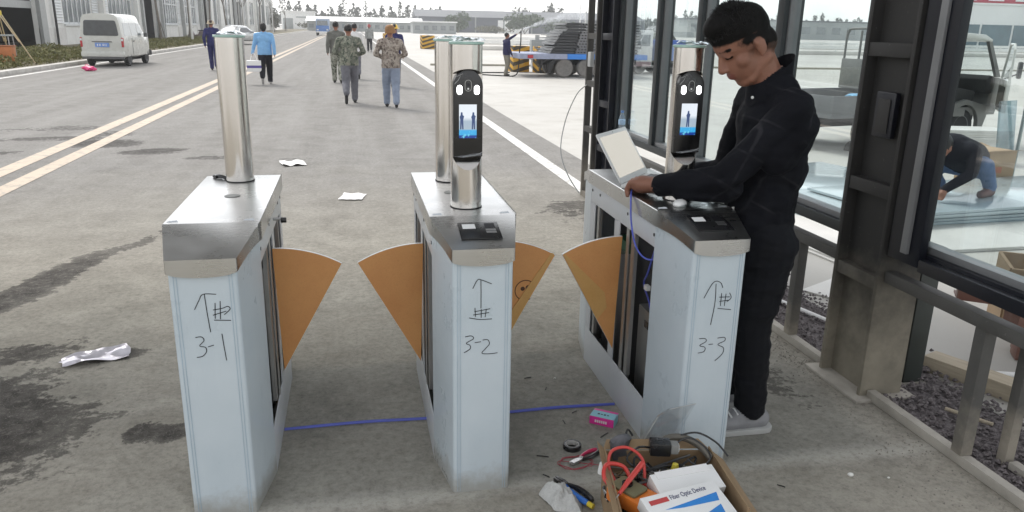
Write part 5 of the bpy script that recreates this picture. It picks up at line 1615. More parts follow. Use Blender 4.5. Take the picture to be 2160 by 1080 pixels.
class Body:
    def __init__(s): s.p = []
    def cap(s, a, b, r0, r1, m, fl=1.0, fdir=None, bias=0.0):
        s.p.append(('cap', tuple(a), tuple(b), r0, r1, m, fl, fdir, bias)); return s
    def ell(s, c, r, m, rot=None, bias=0.0):
        Rm = (rot or Matrix.Identity(3))
        s.p.append(('ell', tuple(c), tuple(r), m, [list(q) for q in Rm], None, None, None, bias)); return s
    def mat(s, i): return s.p[i][5] if s.p[i][0] == 'cap' else s.p[i][3]
    def build(s, name, parent, mats, voxel=.012, smooth=5, wrinkle=.0, wmats=(), cut=None, blend=None):
        mb = MB()
        for q in s.p:
            if q[0] == 'cap': cap_geo(mb, q[1], q[2], q[3], q[4], 14, q[6], q[7])
            else:
                Rm = Matrix(q[4]); c = Vector(q[1])
                o = len(mb.v)
                mb.sphere((0, 0, 0), q[2], 18, 12)
                mb.v[o:] = [tuple(c + Rm @ Vector(p)) for p in mb.v[o:]]
        o = mb.build(name, mats[0], parent)
        o.parent = None
        bake(o, ('REMESH', dict(mode='VOXEL', voxel_size=voxel)), ('SMOOTH', dict(factor=.5, iterations=smooth)))
        o.parent = parent
        me = o.data
        me.materials.clear()
        for m_ in mats: me.materials.append(m_)
        nv = len(me.vertices)
        co = np.empty(nv * 3); me.vertices.foreach_get('co', co); co = co.reshape(-1, 3)
        ld = lambda P: np.stack([dist_prim(P, q) - q[8] for q in s.p])
        mi_all = np.array([s.mat(i) for i in range(len(s.p))])
        if wrinkle:
            no = np.empty(nv * 3); me.vertices.foreach_get('normal', no) if hasattr(me.vertices[0], 'normal') else None
            no = no.reshape(-1, 3)
            vm = mi_all[np.argmin(ld(co), axis=0)]
            for i in range(nv):
                if vm[i] in wmats:
                    p = Vector(co[i])
                    w = mnoise.fractal(Vector((p.x * 9, p.y * 9, p.z * 17)), 1.0, 2.0, 3) + .6 * mnoise.ridged_multi_fractal(Vector((p.x * 5 + 3, p.y * 5, p.z * 7)), 1.0, 2.0, 2, 1.0, 2.0) - .6
                    co[i] += no[i] * w * wrinkle
            me.vertices.foreach_set('co', co.ravel())
        nf = len(me.polygons)
        fc = np.empty(nf * 3); me.polygons.foreach_get('center', fc); fc = fc.reshape(-1, 3)
        idx = mi_all[np.argmin(ld(fc), axis=0)]
        if cut is not None: idx = cut(fc, idx)
        if blend:                                       # soft borders: weights read by the base material
            dv = ld(co)
            base, targets = blend
            db = dv[mi_all == base].min(axis=0)
            for k, (ti, an, wd) in enumerate(targets):
                w = np.clip(.5 + (db - dv[mi_all == ti].min(axis=0)) / wd, 0, 1)
                at = me.attributes.new(an, 'FLOAT', 'POINT'); at.data.foreach_set('value', w.astype(np.float32))
                idx = np.where(idx == ti, base, idx)
        me.polygons.foreach_set('material_index', idx.astype(np.int32))
        me.polygons.foreach_set('use_smooth', [True] * nf)
        me.update()
        return o

RY = lambda a: Matrix.Rotation(a, 3, 'Y')
RX = lambda a: Matrix.Rotation(a, 3, 'X')

def walker(label, loc, rz, h, mats, stride=.28, arm=.18, hat=None, voxel=.014, long_jacket=True, lift=.10, phase=1, wide=1.0, hands_front=False, group=None, elbow_out=0.0, armup=None, bag=None, hairlong=False):
    """mats: [jacket, trousers, skin, hair, shoes]; faces +Y before rz; phase +1 = left foot in front"""
    t = thing('person', label, 'person', loc, rz, group)
    s = h / 1.70
    B = Body(); J, T, S, H, F, SL = 0, 1, 2, 3, 4, 6
    v = lambda x, y, z: (x * s, y * s, z * s)
    w = wide
    B.ell(v(0, 0, .93), (.165 * s * w, .125 * s * w, .12 * s), T)
    B.ell(v(0, .0, 1.08), (.165 * s * w, .125 * s * w, .17 * s), J)
    B.ell(v(0, -.005, 1.26), (.180 * s * w, .128 * s * w, .18 * s), J)
    if long_jacket:
        B.cap(v(0, 0, .95), v(0, 0, 1.12), .178 * s * w, .168 * s * w, J, .78, (0, 1, 0), bias=.012)
    B.cap(v(-.145 * w, -.005, 1.375), v(.145 * w, -.005, 1.375), .068 * s, .068 * s, J)
    B.cap(v(-.05, -.01, 1.41), v(.05, -.01, 1.41), .062 * s, .062 * s, J)
    B.cap(v(0, -.005, 1.42), v(0, .012, 1.53), .054 * s, .052 * s, S)
    B.ell(v(0, .02, 1.59), (.076 * s, .096 * s, .112 * s), S)
    B.ell(v(0, .122, 1.575), (.012 * s, .016 * s, .02 * s), S)                       # nose
    for q in (-1, 1):
        B.ell(v(q * .079, .01, 1.585), (.012 * s, .022 * s, .032 * s), S)           # ears
        B.ell(v(q * .032, .108, 1.605), (.014 * s, .012 * s, .008 * s), 5, bias=.004)           # eyes
    B.ell(v(0, -.008, 1.622), (.086 * s, .100 * s, .092 * s), H)
    if hairlong: B.ell(v(0, -.03, 1.58), (.088 * s, .080 * s, .10 * s), H)
    for q in (-1, 1):                                                                # legs
        f = stride * (1 if q * phase < 0 else -1)                                      # phase 1: left (q=-1) forward
        hip = v(q * .088, 0, .90)
        back = f < 0
        kn = v(q * .092, f * .5 + .06, .49) if not back else v(q * .092, f * .35 + .04, .47)
        an = v(q * .09, f, .10) if not back else v(q * .09, f - .05, .10 + lift)
        B.cap(hip, kn, .100 * s * w, .082 * s * w, T)
        B.cap(kn, an, .080 * s * w, .070 * s, T)
        if back:
            B.cap(v(q * .09, f - .06, .06 + lift * .9), v(q * .095, f + .09, .035), .040 * s, .036 * s, F)
        else:
            B.cap(v(q * .09, f - .03, .045), v(q * .10, f + .14, .04), .042 * s, .036 * s, F)
    for q in (-1, 1):                                                                # arms
        f = -stride * .8 * (1 if q * phase < 0 else -1)
        sh = v(q * .185 * w, -.005, 1.37)
        if armup and q == armup[0]:
            el, wr = v(*armup[1]), v(*armup[2])
        elif hands_front:
            el, wr = v(q * (.25 + elbow_out) * w, -.04, 1.12), v(q * .10, .16, 1.02)
        else:
            el = v(q * (.225 + elbow_out) * w, f * .4 - .03, 1.11); wr = v(q * .235 * w, f + .06, .87)
        B.cap(sh, el, .064 * s, .056 * s, SL)
        B.cap(el, wr, .056 * s, .044 * s, SL)
        e, r_ = Vector(el), Vector(wr); d = (r_ - e).normalized()
        hc = r_ + d * .05 * s
        B.cap(r_, hc, .026 * s, .030 * s, S, .6, (1, 0, 0))
        for k in range(4):                                                           # fingers
            o_ = Vector((0, (k - 1.5) * .017 * s, 0)) if abs(d.z) > .5 else Vector((0, 0, (k - 1.5) * .017 * s))
            B.cap(hc + o_, hc + o_ + d * (.055 + .008 * (1 - abs(k - 1.5))) * s + Vector((-q * .012 * s, 0, 0)), .0095 * s, .008 * s, S)
        th = Vector((0, .028 * s, 0)) if abs(d.z) > .5 else Vector((0, 0, .028 * s))
        B.cap(r_ + d * .02 * s + th * .6, hc + th * 1.3 + d * .015 * s, .011 * s, .009 * s, S)
    hem = (.83 if long_jacket else .93) * s
    def hcut(fc, idx):
        idx = np.where((idx == T) & (fc[:, 2] > hem), J, idx)
        return np.where((idx == J) & (fc[:, 2] < hem), T, idx)
    o = B.build('body', t, mats + [M_eye, mats[0]], voxel * s, 3, .006, (0, 1, 6), hcut)
    if hat:
        kind, hm = hat
        if kind == 'helmet':
            MB().lathe([(.001, .105), (.06, .098), (.10, .065), (.112, .02), (.116, 0), (.150, -.012), (.150, -.020), (.112, -.012)], 20, c=v(0, .01, 1.60)).build('hard_hat', hm, t, smooth=True)
        else:
            MB().lathe([(.001, .118), (.06, .108), (.095, .07), (.104, .02), (.106, -.055), (.098, -.058)], 20, c=v(0, -.004, 1.60)).build('cap', hm, t, smooth=True)
            MB().cbox(v(0, .135, 1.60), (.13 * s, .11 * s, .012 * s), rx=-.2).build('cap_peak', hm, t, bevel=.004)
    return t

camo_g = camo('camouflage_green_grey', ((.16, .17, .14), (.24, .25, .20), (.085, .10, .08), (.30, .29, .24)))
camo_b = camo('camouflage_brown_grey', ((.24, .20, .17), (.34, .30, .26), (.12, .095, .085), (.40, .35, .31)), 8)
camo_t = camo('camouflage_trousers', ((.22, .23, .18), (.33, .33, .28), (.08, .09, .07), (.40, .40, .35)), 8)
grey_j = cloth('grey_brown_jacket', (.15, .15, .135))
grey_tr = cloth('grey_trousers', (.165, .165, .185)); jean = cloth('washed_jeans', (.24, .28, .36), .15)
navy_j = cloth('navy_overalls', (.030, .032, .11)); blue_j = cloth('light_blue_jacket', (.22, .43, .70), .12)
blk_tr = cloth('black_trousers', (.015, .015, .020)); white_t = cloth('white_shirt', (.70, .69, .68), .05)
M_och = pmat('ochre_cap', (.26, .135, .055), .7, var=.2, vscale=20)
M_hel = pmat('yellow_helmet', (.75, .48, .05), .35, var=.05)
M_hela = pmat('dull_straw_hat', (.50, .42, .30), .7, var=.15, vscale=20)
M_shoew = pmat('white_sole_shoe', (.45, .44, .43), .6, var=.3, vscale=20)
walker('man in green camouflage jacket and grey trousers walking away on the road', (-.02, 17.45, 0), 0, 1.67, [camo_g, grey_tr, M_skin, M_hair, M_shoe], .26, hands_front=True, elbow_out=.03, wide=1.12, lift=.16, phase=-1)
walker('man in brown camouflage jacket, jeans and ochre cap walking away', (.82, 16.6, 0), 0, 1.66, [camo_b, jean, M_skin, M_hairs, M_shoe], .20, hands_front=True, elbow_out=.03, hat=('cap', M_och), wide=1.12, phase=1, lift=.04)
walker('man in grey jacket and camouflage trousers walking ahead of the green camouflage man', (-.38, 23.7, 0), 0, 1.74, [grey_j, camo_t, M_skin, M_hair, M_shoe], .16, wide=1.05, lift=.05)
walker('man in navy jacket and yellow hard hat ahead of the ochre cap walker', (1.22, 22.4, 0), 0, 1.70, [navy_j, grey_tr, M_skin, M_hair, M_shoe], .2, hat=('helmet', M_hel), wide=1.0, phase=-1)
walker('person in white top mostly hidden behind the green camouflage man', (.16, 25.6, 0), 0, 1.70, [white_t, grey_tr, M_skin, M_hair, M_shoe], .2, wide=1.0)
walker('woman in light blue jacket and black trousers walking away with a box', (-2.32, 23.0, 0), .05, 1.66, [blue_j, blk_tr, M_skin, M_hair, M_shoew], .22, wide=1.14, lift=.14, phase=-1, hairlong=True, armup=(-1, (-.27, .0, 1.12), (-.34, .05, .88)))
walker('worker in navy overalls and straw hat walking away near the left kerb', (-4.75, 29.7, 0), .1, 1.72, [navy_j, navy_j, M_skin, M_hairs, M_shoe], .2, hat=('helmet', M_hela), wide=1.02, elbow_out=.03)
walker('small far walker in grey top and red cap on the road edge', (1.25, 51.8, 0), 0, 1.70, [cloth('pale_grey_top', (.30, .31, .30)), cloth('dark_slacks', (.05, .05, .055)), M_skin, M_hair, M_shoew], .16, hat=('cap', pmat('red_cap', (.40, .10, .10), .7)), voxel=.02)
walker('far worker in dark clothes standing by the pale cart', (3.4, 62, 0), .6, 1.66, [cloth('dull_plum_top', (.16, .10, .12)), cloth('slate_slacks', (.07, .07, .08)), M_skin, M_hair, M_shoe], .1, voxel=.02)
walker('man in navy jacket and khaki trousers spraying water towards the load', (5.50, 27.95, -.012), -1.25, 1.50, [cloth('navy_work_jacket', (.022, .022, .07)), cloth('khaki_trousers', (.20, .185, .155)), M_skin, M_hair, M_shoe], .05, lift=.0, wide=1.06, armup=(-1, (-.20, .25, 1.47), (-.16, .50, 1.62)))
# box carried by the woman
t = thing('carried_box', 'white box with a purple band held low by the woman in blue', 'box', (-2.62, 22.9, .36), .1)
MB().box((-.19, -.13, 0), (.19, .13, .30)).build('carton', M_white, t, bevel=.008)
MB().box((-.192, -.132, .10), (.192, -.1305, .17)).build('printed_band', pmat('purple_print', (.10, .08, .30), .5), t)
MB().tube(smoothpath([(-.08, 0, .30), (-.07, 0, .38), (.0, 0, .50), (.07, 0, .38), (.08, 0, .30)], 4), .008, 6).build('carry_strap', M_white, t)
# hose and lance of the spraying man
o = MB().tube(smoothpath([(5.98, 27.78, 1.56), (5.96, 27.7, 1.2), (5.92, 27.7, .8), (5.90, 27.7, .35), (5.75, 27.6, .03), (5.2, 27.9, .01), (4.6, 28.6, .01), (4.9, 29.6, .01), (6.0, 29.8, .01)], 6), .022, 7).build('water_hose', M_blkr, smooth=True)
tag(o, 'black water hose hanging from the spraying man hand to the ground', 'hose')
o = MB().tube([(5.90, 27.80, 1.48), (6.04, 27.82, 1.62)], [.02, .012], 8).build('spray_lance', M_blk)
tag(o, 'short spray lance in the raised hand of the man in navy', 'lance')
t_ = NT('water_spray')
trn = t_.node('BsdfTransparent'); dif = t_.node('BsdfDiffuse'); dif.inputs[0].default_value = (.9, .92, .94, 1)
mxs = t_.node('MixShader'); t_.lk(t_.ramp(t_.noise(6, 4), .35, .8, .03, .30), mxs.inputs[0])
t_.lk(trn.outputs[0], mxs.inputs[1]); t_.lk(dif.outputs[0], mxs.inputs[2]); t_.lk(mxs.outputs[0], t_.out.inputs['Surface'])
sp = MB()
for k in range(5):
    a = .02 * k
    sp.tube(smoothpath([(6.05, 27.83, 1.625), (6.7, 27.9, 1.80 + a), (7.5, 27.95, 1.97 + 2 * a), (8.4, 28.0, 2.02 + 3 * a)], 4), [.008 + .0022 * k + .007 * i for i in range(13)], 8, caps=False)
tag(sp.build('water_spray', t_.m, smooth=True), 'thin fan of white water spray over the trailer load', 'water', kind='stuff')

# ---------------------------------------------------------------- crouching worker behind the glass
t = thing('person', 'crouching worker in dark jacket and blue jeans beside the cardboard box', 'person', (5.98, 6.52, .140), .35)
t.scale = (1.12, 1.12, 1.12)
B = Body(); J, T, S, H, F = range(5)
B.ell((.02, .0, .27), (.15, .17, .12), T)
B.cap((-.02, 0, .34), (-.30, .0, .43), .150, .140, J, 1.15, (0, 1, 0), bias=.01)
B.cap((-.30, -.14, .43), (-.30, .14, .43), .085, .085, J)
B.cap((-.34, .0, .46), (-.42, .0, .47), .055, .052, S)
B.ell((-.50, .0, .46), (.10, .078, .105), S)
B.ell((-.49, .0, .49), (.108, .086, .095), H)
B.ell((-.585, .0, .42), (.018, .012, .018), S)
for q in (-1, 1): B.ell((-.48, q * .08, .45), (.02, .012, .03), S)
for q, dx in ((-1, .12), (1, -.12)):
    kn = (-.22 + dx, q * .20, .30)
    B.cap((.02, q * .09, .25), kn, .092, .070, T)
    B.cap(kn, (.0 + dx, q * .16, .09), .068, .055, T)
    B.cap((.02 + dx, q * .16, .045), (-.17 + dx, q * .18, .040), .043, .036, F)
    el = (-.38, q * .24, .26)
    B.cap((-.29, q * .19, .42), el, .062, .050, J)
    B.cap(el, (-.52, q * .12, .12), .050, .038, J)
    for k in range(4): B.cap((-.55, q * .12 + (k - 1.5) * .018, .08), (-.58, q * .12 + (k - 1.5) * .018, .03), .010, .008, S)
    B.cap((-.52, q * .12, .12), (-.55, q * .12, .08), .03, .03, S)
    B.cap((-.53, q * .09, .11), (-.56, q * .07, .07), .011, .009, S)
B.build('body', t, [cloth('charcoal_jacket', (.016, .016, .022)), cloth('blue_jeans', (.10, .15, .26)), M_skin, M_hair, pmat('brown_shoe', (.13, .06, .05), .6)], .011, 5)

# ---------------------------------------------------------------- the operator at the third gate
t_ = NT('black_check_shirt')
v_ = t_.coord(); sp_ = t_.node('SeparateXYZ'); t_.lk(v_, sp_.inputs[0])
def fine(sock, freq, off, w):
    f = t_.math('FRACT', t_.math('ADD', t_.math('MULTIPLY', sock, freq), off))
    return t_.ramp(t_.math('ABSOLUTE', t_.math('SUBTRACT', f, .5)), w, w * .35)
wob = t_.noise(4, 3)
lz = fine(t_.math('ADD', sp_.outputs[2], t_.math('MULTIPLY', sp_.outputs[0], .55)), 6.5, .2, .045)
lx = fine(t_.math('ADD', t_.math('MULTIPLY', sp_.outputs[0], .9), t_.math('MULTIPLY', sp_.outputs[2], -.38)), 7.5, .35, .045)
ln_ = t_.math('MULTIPLY', t_.math('MAXIMUM', lz, lx), t_.ramp(t_.noise(7, 3), .46, .64, .0, .9))
c_ = t_.mix(t_.ramp(wob, .3, .7), (.0035, .0038, .006), (.008, .0085, .012))
t_.lk(t_.mix(t_.math('MULTIPLY', ln_, .55), c_, (.04, .04, .045)), t_.b.inputs['Base Color'])
t_.b.inputs['Roughness'].default_value = .8; t_.b.inputs['Specular IOR Level'].default_value = .12
t_.bump(t_.noise(35, 4), .25, .006)
M_check = t_.m
M_opt = cloth('operator_trousers', (.004, .0045, .007), .25, 8)

op = thing('person', 'man in black check shirt and dark trousers bending over the laptop on turnstile 3-3', 'person', (1.62, 2.80, 0))
OX, OY = 1.62, 2.80
B = Body()
L = lambda x, y, z: (x - OX, y - OY, z)
J, T, S, H, F = range(5)
yc = 2.76
# pelvis, torso leaning slightly towards the gate
B.ell(L(1.600, yc, .905), (.125, .165, .115), T)
B.ell(L(1.595, yc, 1.03), (.126, .162, .16), J, bias=.004)
B.ell(L(1.600, yc, 1.18), (.124, .160, .17), J)
B.ell(L(1.598, yc, 1.31), (.124, .172, .15), J)
B.ell(L(1.632, yc, 1.355), (.108, .160, .105), J)
B.ell(L(1.655, 2.675, 1.32), (.078, .100, .125), J)
B.ell(L(1.650, 2.70, 1.17), (.072, .100, .14), J)
B.cap(L(1.598, yc - .15, 1.400), L(1.598, yc + .15, 1.400), .072, .072, J)
B.cap(L(1.600, yc - .05, 1.445), L(1.600, yc + .05, 1.445), .070, .070, J)
B.cap(L(1.585, yc - .02, 1.46), L(1.572, yc + .02, 1.485), .082, .070, J)             # collar stand
B.cap(L(1.585, yc, .93), L(1.592, yc, 1.05), .140, .138, J, 1.14, (0, 1, 0), bias=.006)              # shirt hem
B.cap(L(1.572, yc, 1.47), L(1.505, yc, 1.575), .066, .068, S)                        # neck
# head tipped forward
a = math.radians(33)
HM = RY(-a)                                                                           # local -X is the face
hc = Vector(L(1.452, yc, 1.620))
P_ = lambda x, y, z: tuple(hc + HM @ Vector((x, y, z)))
B.ell(P_(0, 0, .035), (.112, .082, .098), S, HM)                                      # skull
B.ell(P_(-.030, 0, -.055), (.075, .066, .085), S, HM)                                 # face
B.ell(P_(-.052, 0, -.118), (.036, .042, .030), S, HM)                                 # chin
B.cap(P_(.035, -.052, -.075), P_(-.045, -.034, -.118), .024, .020, S)                 # jaw
B.cap(P_(.035, .052, -.075), P_(-.045, .034, -.118), .024, .020, S)
B.cap(P_(-.098, 0, .008), P_(-.121, 0, -.042), .0115, .0155, S)                        # nose
B.ell(P_(-.112, -.011, -.047), (.013, .011, .009), S, HM); B.ell(P_(-.112, .011, -.047), (.013, .011, .009), S, HM)
B.ell(P_(-.099, 0, -.073), (.012, .024, .008), 5, HM, bias=.003)                     # lips
B.ell(P_(-.097, 0, -.086), (.012, .022, .008), 5, HM, bias=.003)
for q in (-1, 1):
    B.cap(P_(-.094, q * .018, .022), P_(-.078, q * .052, .020), .011, .009, S)          # brow ridge
    B.cap(P_(-.100, q * .016, .027), P_(-.082, q * .053, .026), .0064, .0048, H, bias=.003)          # eyebrow
    B.ell(P_(-.086, q * .034, .002), (.012, .016, .010), S, HM)
    B.cap(P_(-.096, q * .026, -.004), P_(-.084, q * .048, -.004), .0032, .0028, H, bias=.0028)                            # eye
    B.ell(P_(.018, q * .084, -.018), (.022, .010, .033), S, HM)                       # ear
    B.ell(P_(.006, q * .088, .002), (.010, .009, .016), S, HM)
    B.ell(P_(.010, q * .082, -.046), (.010, .008, .010), S, HM)
    B.ell(P_(-.050, q * .052, -.035), (.030, .022, .028), S, HM)                        # cheek
# short hair: full on top, cropped at the sides
B.ell(P_(.004, 0, .066), (.116, .0875, .084), H, HM)
B.ell(P_(-.040, 0, .110), (.080, .068, .052), H, HM)
B.ell(P_(-.076, 0, .092), (.034, .056, .034), H, HM)
B.ell(P_(.050, 0, .050), (.070, .0825, .076), H, HM)
B.ell(P_(.040, 0, .022), (.070, .0845, .052), H, HM)
B.ell(P_(-.004, 0, .030), (.086, .0862, .052), H, HM)
B.ell(P_(.030, 0, .004), (.060, .0850, .046), H, HM)
B.ell(P_(.064, 0, -.022), (.056, .0770, .062), 7, HM)
B.ell(P_(.010, 0, .014), (.062, .0838, .040), 7, HM)
B.ell(P_(-.014, 0, -.004), (.014, .0800, .030), 7, HM)
# left arm: rests on the cap, hand at the laptop corner
sh = L(1.590, 2.580, 1.385); el = L(1.375, 2.660, 1.125); wr = L(1.222, 2.895, 1.058)
B.cap(sh, el, .068, .062, J); B.cap(el, wr, .060, .044, J); B.cap(L(1.40, 2.67, 1.09), L(1.28, 2.82, 1.06), .060, .050, J)
B.cap(L(1.610, 2.60, 1.33), L(1.55, 2.60, 1.22), .085, .072, J)
w_ = Vector(wr); d = (Vector(L(1.150, 3.02, 1.040)) - w_).normalized()
hs_ = 1.28
B.cap(w_ + d * .005, w_ + d * .05, .036, .042, S, .75, (0, 0, 1))
pc = w_ + d * .095
B.cap(w_ + d * .05, pc, .045, .052, S, .74, (0, 0, 1))                                # palm
side = d.cross(Vector((0, 0, 1))).normalized()                                        # towards the camera side
for k, ln in enumerate((.036, .041, .039, .031)):
    ln *= hs_
    o_ = pc + side * ((k - 1.5) * -.026) + Vector((0, 0, .016 - .005 * abs(k - 1.2)))
    k1 = o_ + d * ln * .9 + Vector((0, 0, .004)); k2 = k1 + d * ln * .45 + Vector((0, 0, -.030)); k3 = k2 - d * .006 + Vector((0, 0, -.026))
    B.cap(o_, k1, .0140, .0128, S); B.cap(k1, k2, .0128, .0115, S); B.cap(k2, k3, .0115, .0100, S)
tb = w_ + d * .045 + side * .036
tb2 = tb + d * .045 + side * .020 + Vector((0, 0, -.012)); tb3 = tb2 + d * .040 - side * .010 + Vector((0, 0, -.018))
B.cap(tb, tb2, .018, .0150, S); B.cap(tb2, tb3, .0145, .0115, S)
# right arm behind: hand on the keyboard
sh2 = L(1.600, 2.93, 1.37); el2 = L(1.560, 3.02, 1.10); wr2 = L(1.475, 3.14, 1.055)
B.cap(sh2, el2, .072, .058, J); B.cap(el2, wr2, .056, .042, J)
w2 = Vector(wr2); d2 = Vector((-.85, .35, -.18)).normalized(); s2 = d2.cross(Vector((0, 0, 1))).normalized()
B.cap(w2, w2 + d2 * .06, .032, .038, S, .6, (0, 0, 1))
for k in range(4):
    o_ = w2 + d2 * .07 + s2 * (k - 1.5) * .021
    B.cap(o_, o_ + d2 * .035 + Vector((0, 0, .003)), .011, .010, S); B.cap(o_ + d2 * .035 + Vector((0, 0, .003)), o_ + d2 * .055 + Vector((0, 0, -.020)), .010, .008, S)
B.cap(w2 + d2 * .03 + s2 * .032, w2 + d2 * .075 + s2 * .045 + Vector((0, 0, -.012)), .013, .010, S)
# legs
for (hy, ky, ay, ax) in ((yc - .085, 2.705, 2.735, 1.640), (yc + .085, 2.90, 2.965, 1.66)):
    kn = L(1.590, ky, .50); an = L(ax, ay, .115)
    B.cap(L(1.600, hy, .86), kn, .112, .082, T); B.cap(kn, an, .082, .066, T)
    B.cap(L(ax + .045, ay, .052), L(ax - .155, ay - .01, .040), .048, .038, F)
    B.cap(L(ax + .02, ay, .085), L(ax - .06, ay, .06), .048, .045, F)
def head_mat():
    t = NT('operator_head')
    v = t.coord()
    n = t.noise(12, 5, .6, v); nf = t.noise(220, 3, .6, v); nh = t.noise(90, 4, .7, t.coord('Object', (1, 1, .5)))
    c = t.mix(t.ramp(n, .3, .7), (.215, .098, .064), (.285, .135, .090))
    c = t.mix(t.ramp(nf, .5, .8, 0, .25), c, (.16, .07, .05))
    def w(nm, lo, hi):
        a = t.node('Attribute', attribute_name=nm)
        return t.ramp(t.math('ADD', a.outputs['Fac'], t.math('MULTIPLY', t.math('SUBTRACT', nh, .5), .7)), lo, hi)
    wl_ = t.ramp(t.node('Attribute', attribute_name='lipf').outputs['Fac'], .3, .8)
    wc, wh = w('cropf', .15, .95), w('hairf', .35, .65)
    c = t.mix(t.math('MULTIPLY', wl_, .8), c, (.19, .062, .05))
    c = t.mix(t.math('MULTIPLY', wc, .88), c, (.022, .015, .012))
    c = t.mix(wh, c, t.mix(t.ramp(nh, .3, .7), (.0025, .0025, .0025), (.009, .008, .0075)))
    t.lk(c, t.b.inputs['Base Color'])
    t.lk(t.ramp(wh, 0, 1, .48, .62), t.b.inputs['Roughness'])
    t.lk(t.ramp(wh, 0, 1, .35, .10), t.b.inputs['Specular IOR Level'])
    t.b.inputs['Subsurface Weight'].default_value = .06
    t.b.inputs['Subsurface Radius'].default_value = (.01, .004, .002)
    bm = t.math('ADD', t.math('MULTIPLY', nf, .15), t.math('MULTIPLY', t.math('MULTIPLY', nh, wh), 2.0))
    t.bump(bm, .4, .003)
    return t.m
M_opskin = head_mat()
body = B.build('body', op, [M_check, M_opt, M_opskin, M_hair, M_shoeg, M_eye, M_eye, M_hairs], .0056, 3, .0075, (0, 1), None, (2, ((3, 'hairf', .010), (7, 'cropf', .030), (5, 'lipf', .008))))
for (ax, ay) in ((1.640, 2.735), (1.66, 2.965)):
    MB().prism([(p[0] - OX, p[1] - OY) for p in rpoly(ax - .205, ax + .100, ay - .056, ay + .050, .045)], .0, .026, 'xy').build('shoe_sole', pmat('pale_sole', (.42, .42, .41), .7, var=.1), op, bevel=.004)
    for k in range(3):
        MB().tube([L(ax - .07 - .028 * k, ay - .032, .088 - .010 * k), L(ax - .075 - .028 * k, ay, .104 - .011 * k), L(ax - .07 - .028 * k, ay + .030, .088 - .010 * k)], .004, 6).build('shoe_lace', M_white, op)
# shirt details
MB().loft([[Vector(L(1.573 + .084 * math.cos(q), yc + .082 * math.sin(q), 1.468 + .060 * math.cos(q) + dz)) for q in [2 * PI * k / 28 for k in range(28)]] for dz in (-.02, .060)], caps=False).build('collar', M_check, op, smooth=True)
bake(op.children[-1], ('SOLIDIFY', dict(thickness=.010, offset=0)))
MB().sphere(L(1.488, yc - .04, 1.425), (.006, .006, .006), 8, 6).build('button', M_white, op)
# tuft of longer strands on top
st = MB(); rr = random.Random(6)
for i in range(2600):
    u = rr.uniform(0, 2 * PI); k = rr.random() ** .6
    x, y = -.006 + .106 * k * math.cos(u), .080 * k * math.sin(u)
    z = .158 - .085 * k ** 2.2
    p = Vector(P_(x, y, z)); nrm = Vector((x * .6, y * 1.2, .09)).normalized()
    q = HM @ (nrm * (.012 + .012 * rr.random()) + Vector((-.006 + rr.gauss(0, .008), rr.gauss(0, .007), .008 * rr.random())))
    st.tube([p - q * .9, p - q * .1, p + q * .75], [.0014, .0012, .0004], 3, caps=False)
tag(st.build('hair_strands', M_hair, op), kind='stuff')

# ================================================================ SMALL THINGS AROUND THE THIRD GATE
# laptop
lp = thing('laptop', 'silver-white open laptop standing on turnstile 3-3', 'laptop', (1.248, 3.262, 1.0025), math.atan2(.77, .64))
M_lap = pmat('laptop_silver', (.74, .74, .73), .35, var=.03, coat=.1)
# local x along the hinge, local -y towards the user
MB().prism(rpoly(-.182, .182, -.236, .004, .010), 0, .014, 'xy').build('base', M_lap, lp, bevel=.002)
kb = MB()
for r_ in range(5):
    for k in range(13):
        kb.box((-.148 + k * .0228, -.118 + r_ * .0195, .0142), (-.148 + k * .0228 + .0190, -.118 + r_ * .0195 + .0155, .0160))
tag(kb.build('keyboard', pmat('key_grey', (.20, .20, .21), .6), lp), kind='stuff')
MB().box((-.05, -.205, .0141), (.05, -.135, .0148)).build('touchpad', pmat('touchpad_grey', (.55, .55, .55), .4), lp)
ld = MB().prism(rpoly(-.182, .182, 0, .240, .010), -.006, 0, 'xz').build('lid', M_lap, lp, bevel=.0015)
ld.location = (0, .006, .014); ld.rotation_euler = (math.radians(-32), 0, 0)
MB().box((-.166, -.0072, .026), (.166, -.0062, .222)).build('screen', emat('pale_screen', (.72, .68, .60), .42), ld)
MB().cyl((0, -.0066, .231), .002, -.0008, 10, axis='y').build('webcam', M_blk, ld)
MB().tube([(-.14, .004, .010), (.14, .004, .010)], .006, 8).build('hinge', M_alu, lp)
# ethernet cable from the hand down into the gate
nc = thing('network_cable', 'blue network cable running from the laptop corner down into turnstile 3-3', 'cable', (1.15, 3.03, 1.02))
MB().tube(smoothpath([(.0, .0, .005), (-.018, -.035, -.01), (-.032, -.075, -.045), (-.045, -.13, -.12), (-.045, -.20, -.20), (-.02, -.26, -.235), (.045, -.29, -.225), (.09, -.27, -.23)], 8), .0036, 8).build('cord', M_wireb, nc, smooth=True)
MB().cbox((.008, .012, .006), (.014, .024, .012), rz=.5).build('plug', M_white, nc, bevel=.002)
MB().cbox((.016, .03, .008), (.016, .016, .012), rz=.5).build('plug_boot', M_blk, nc, bevel=.002)
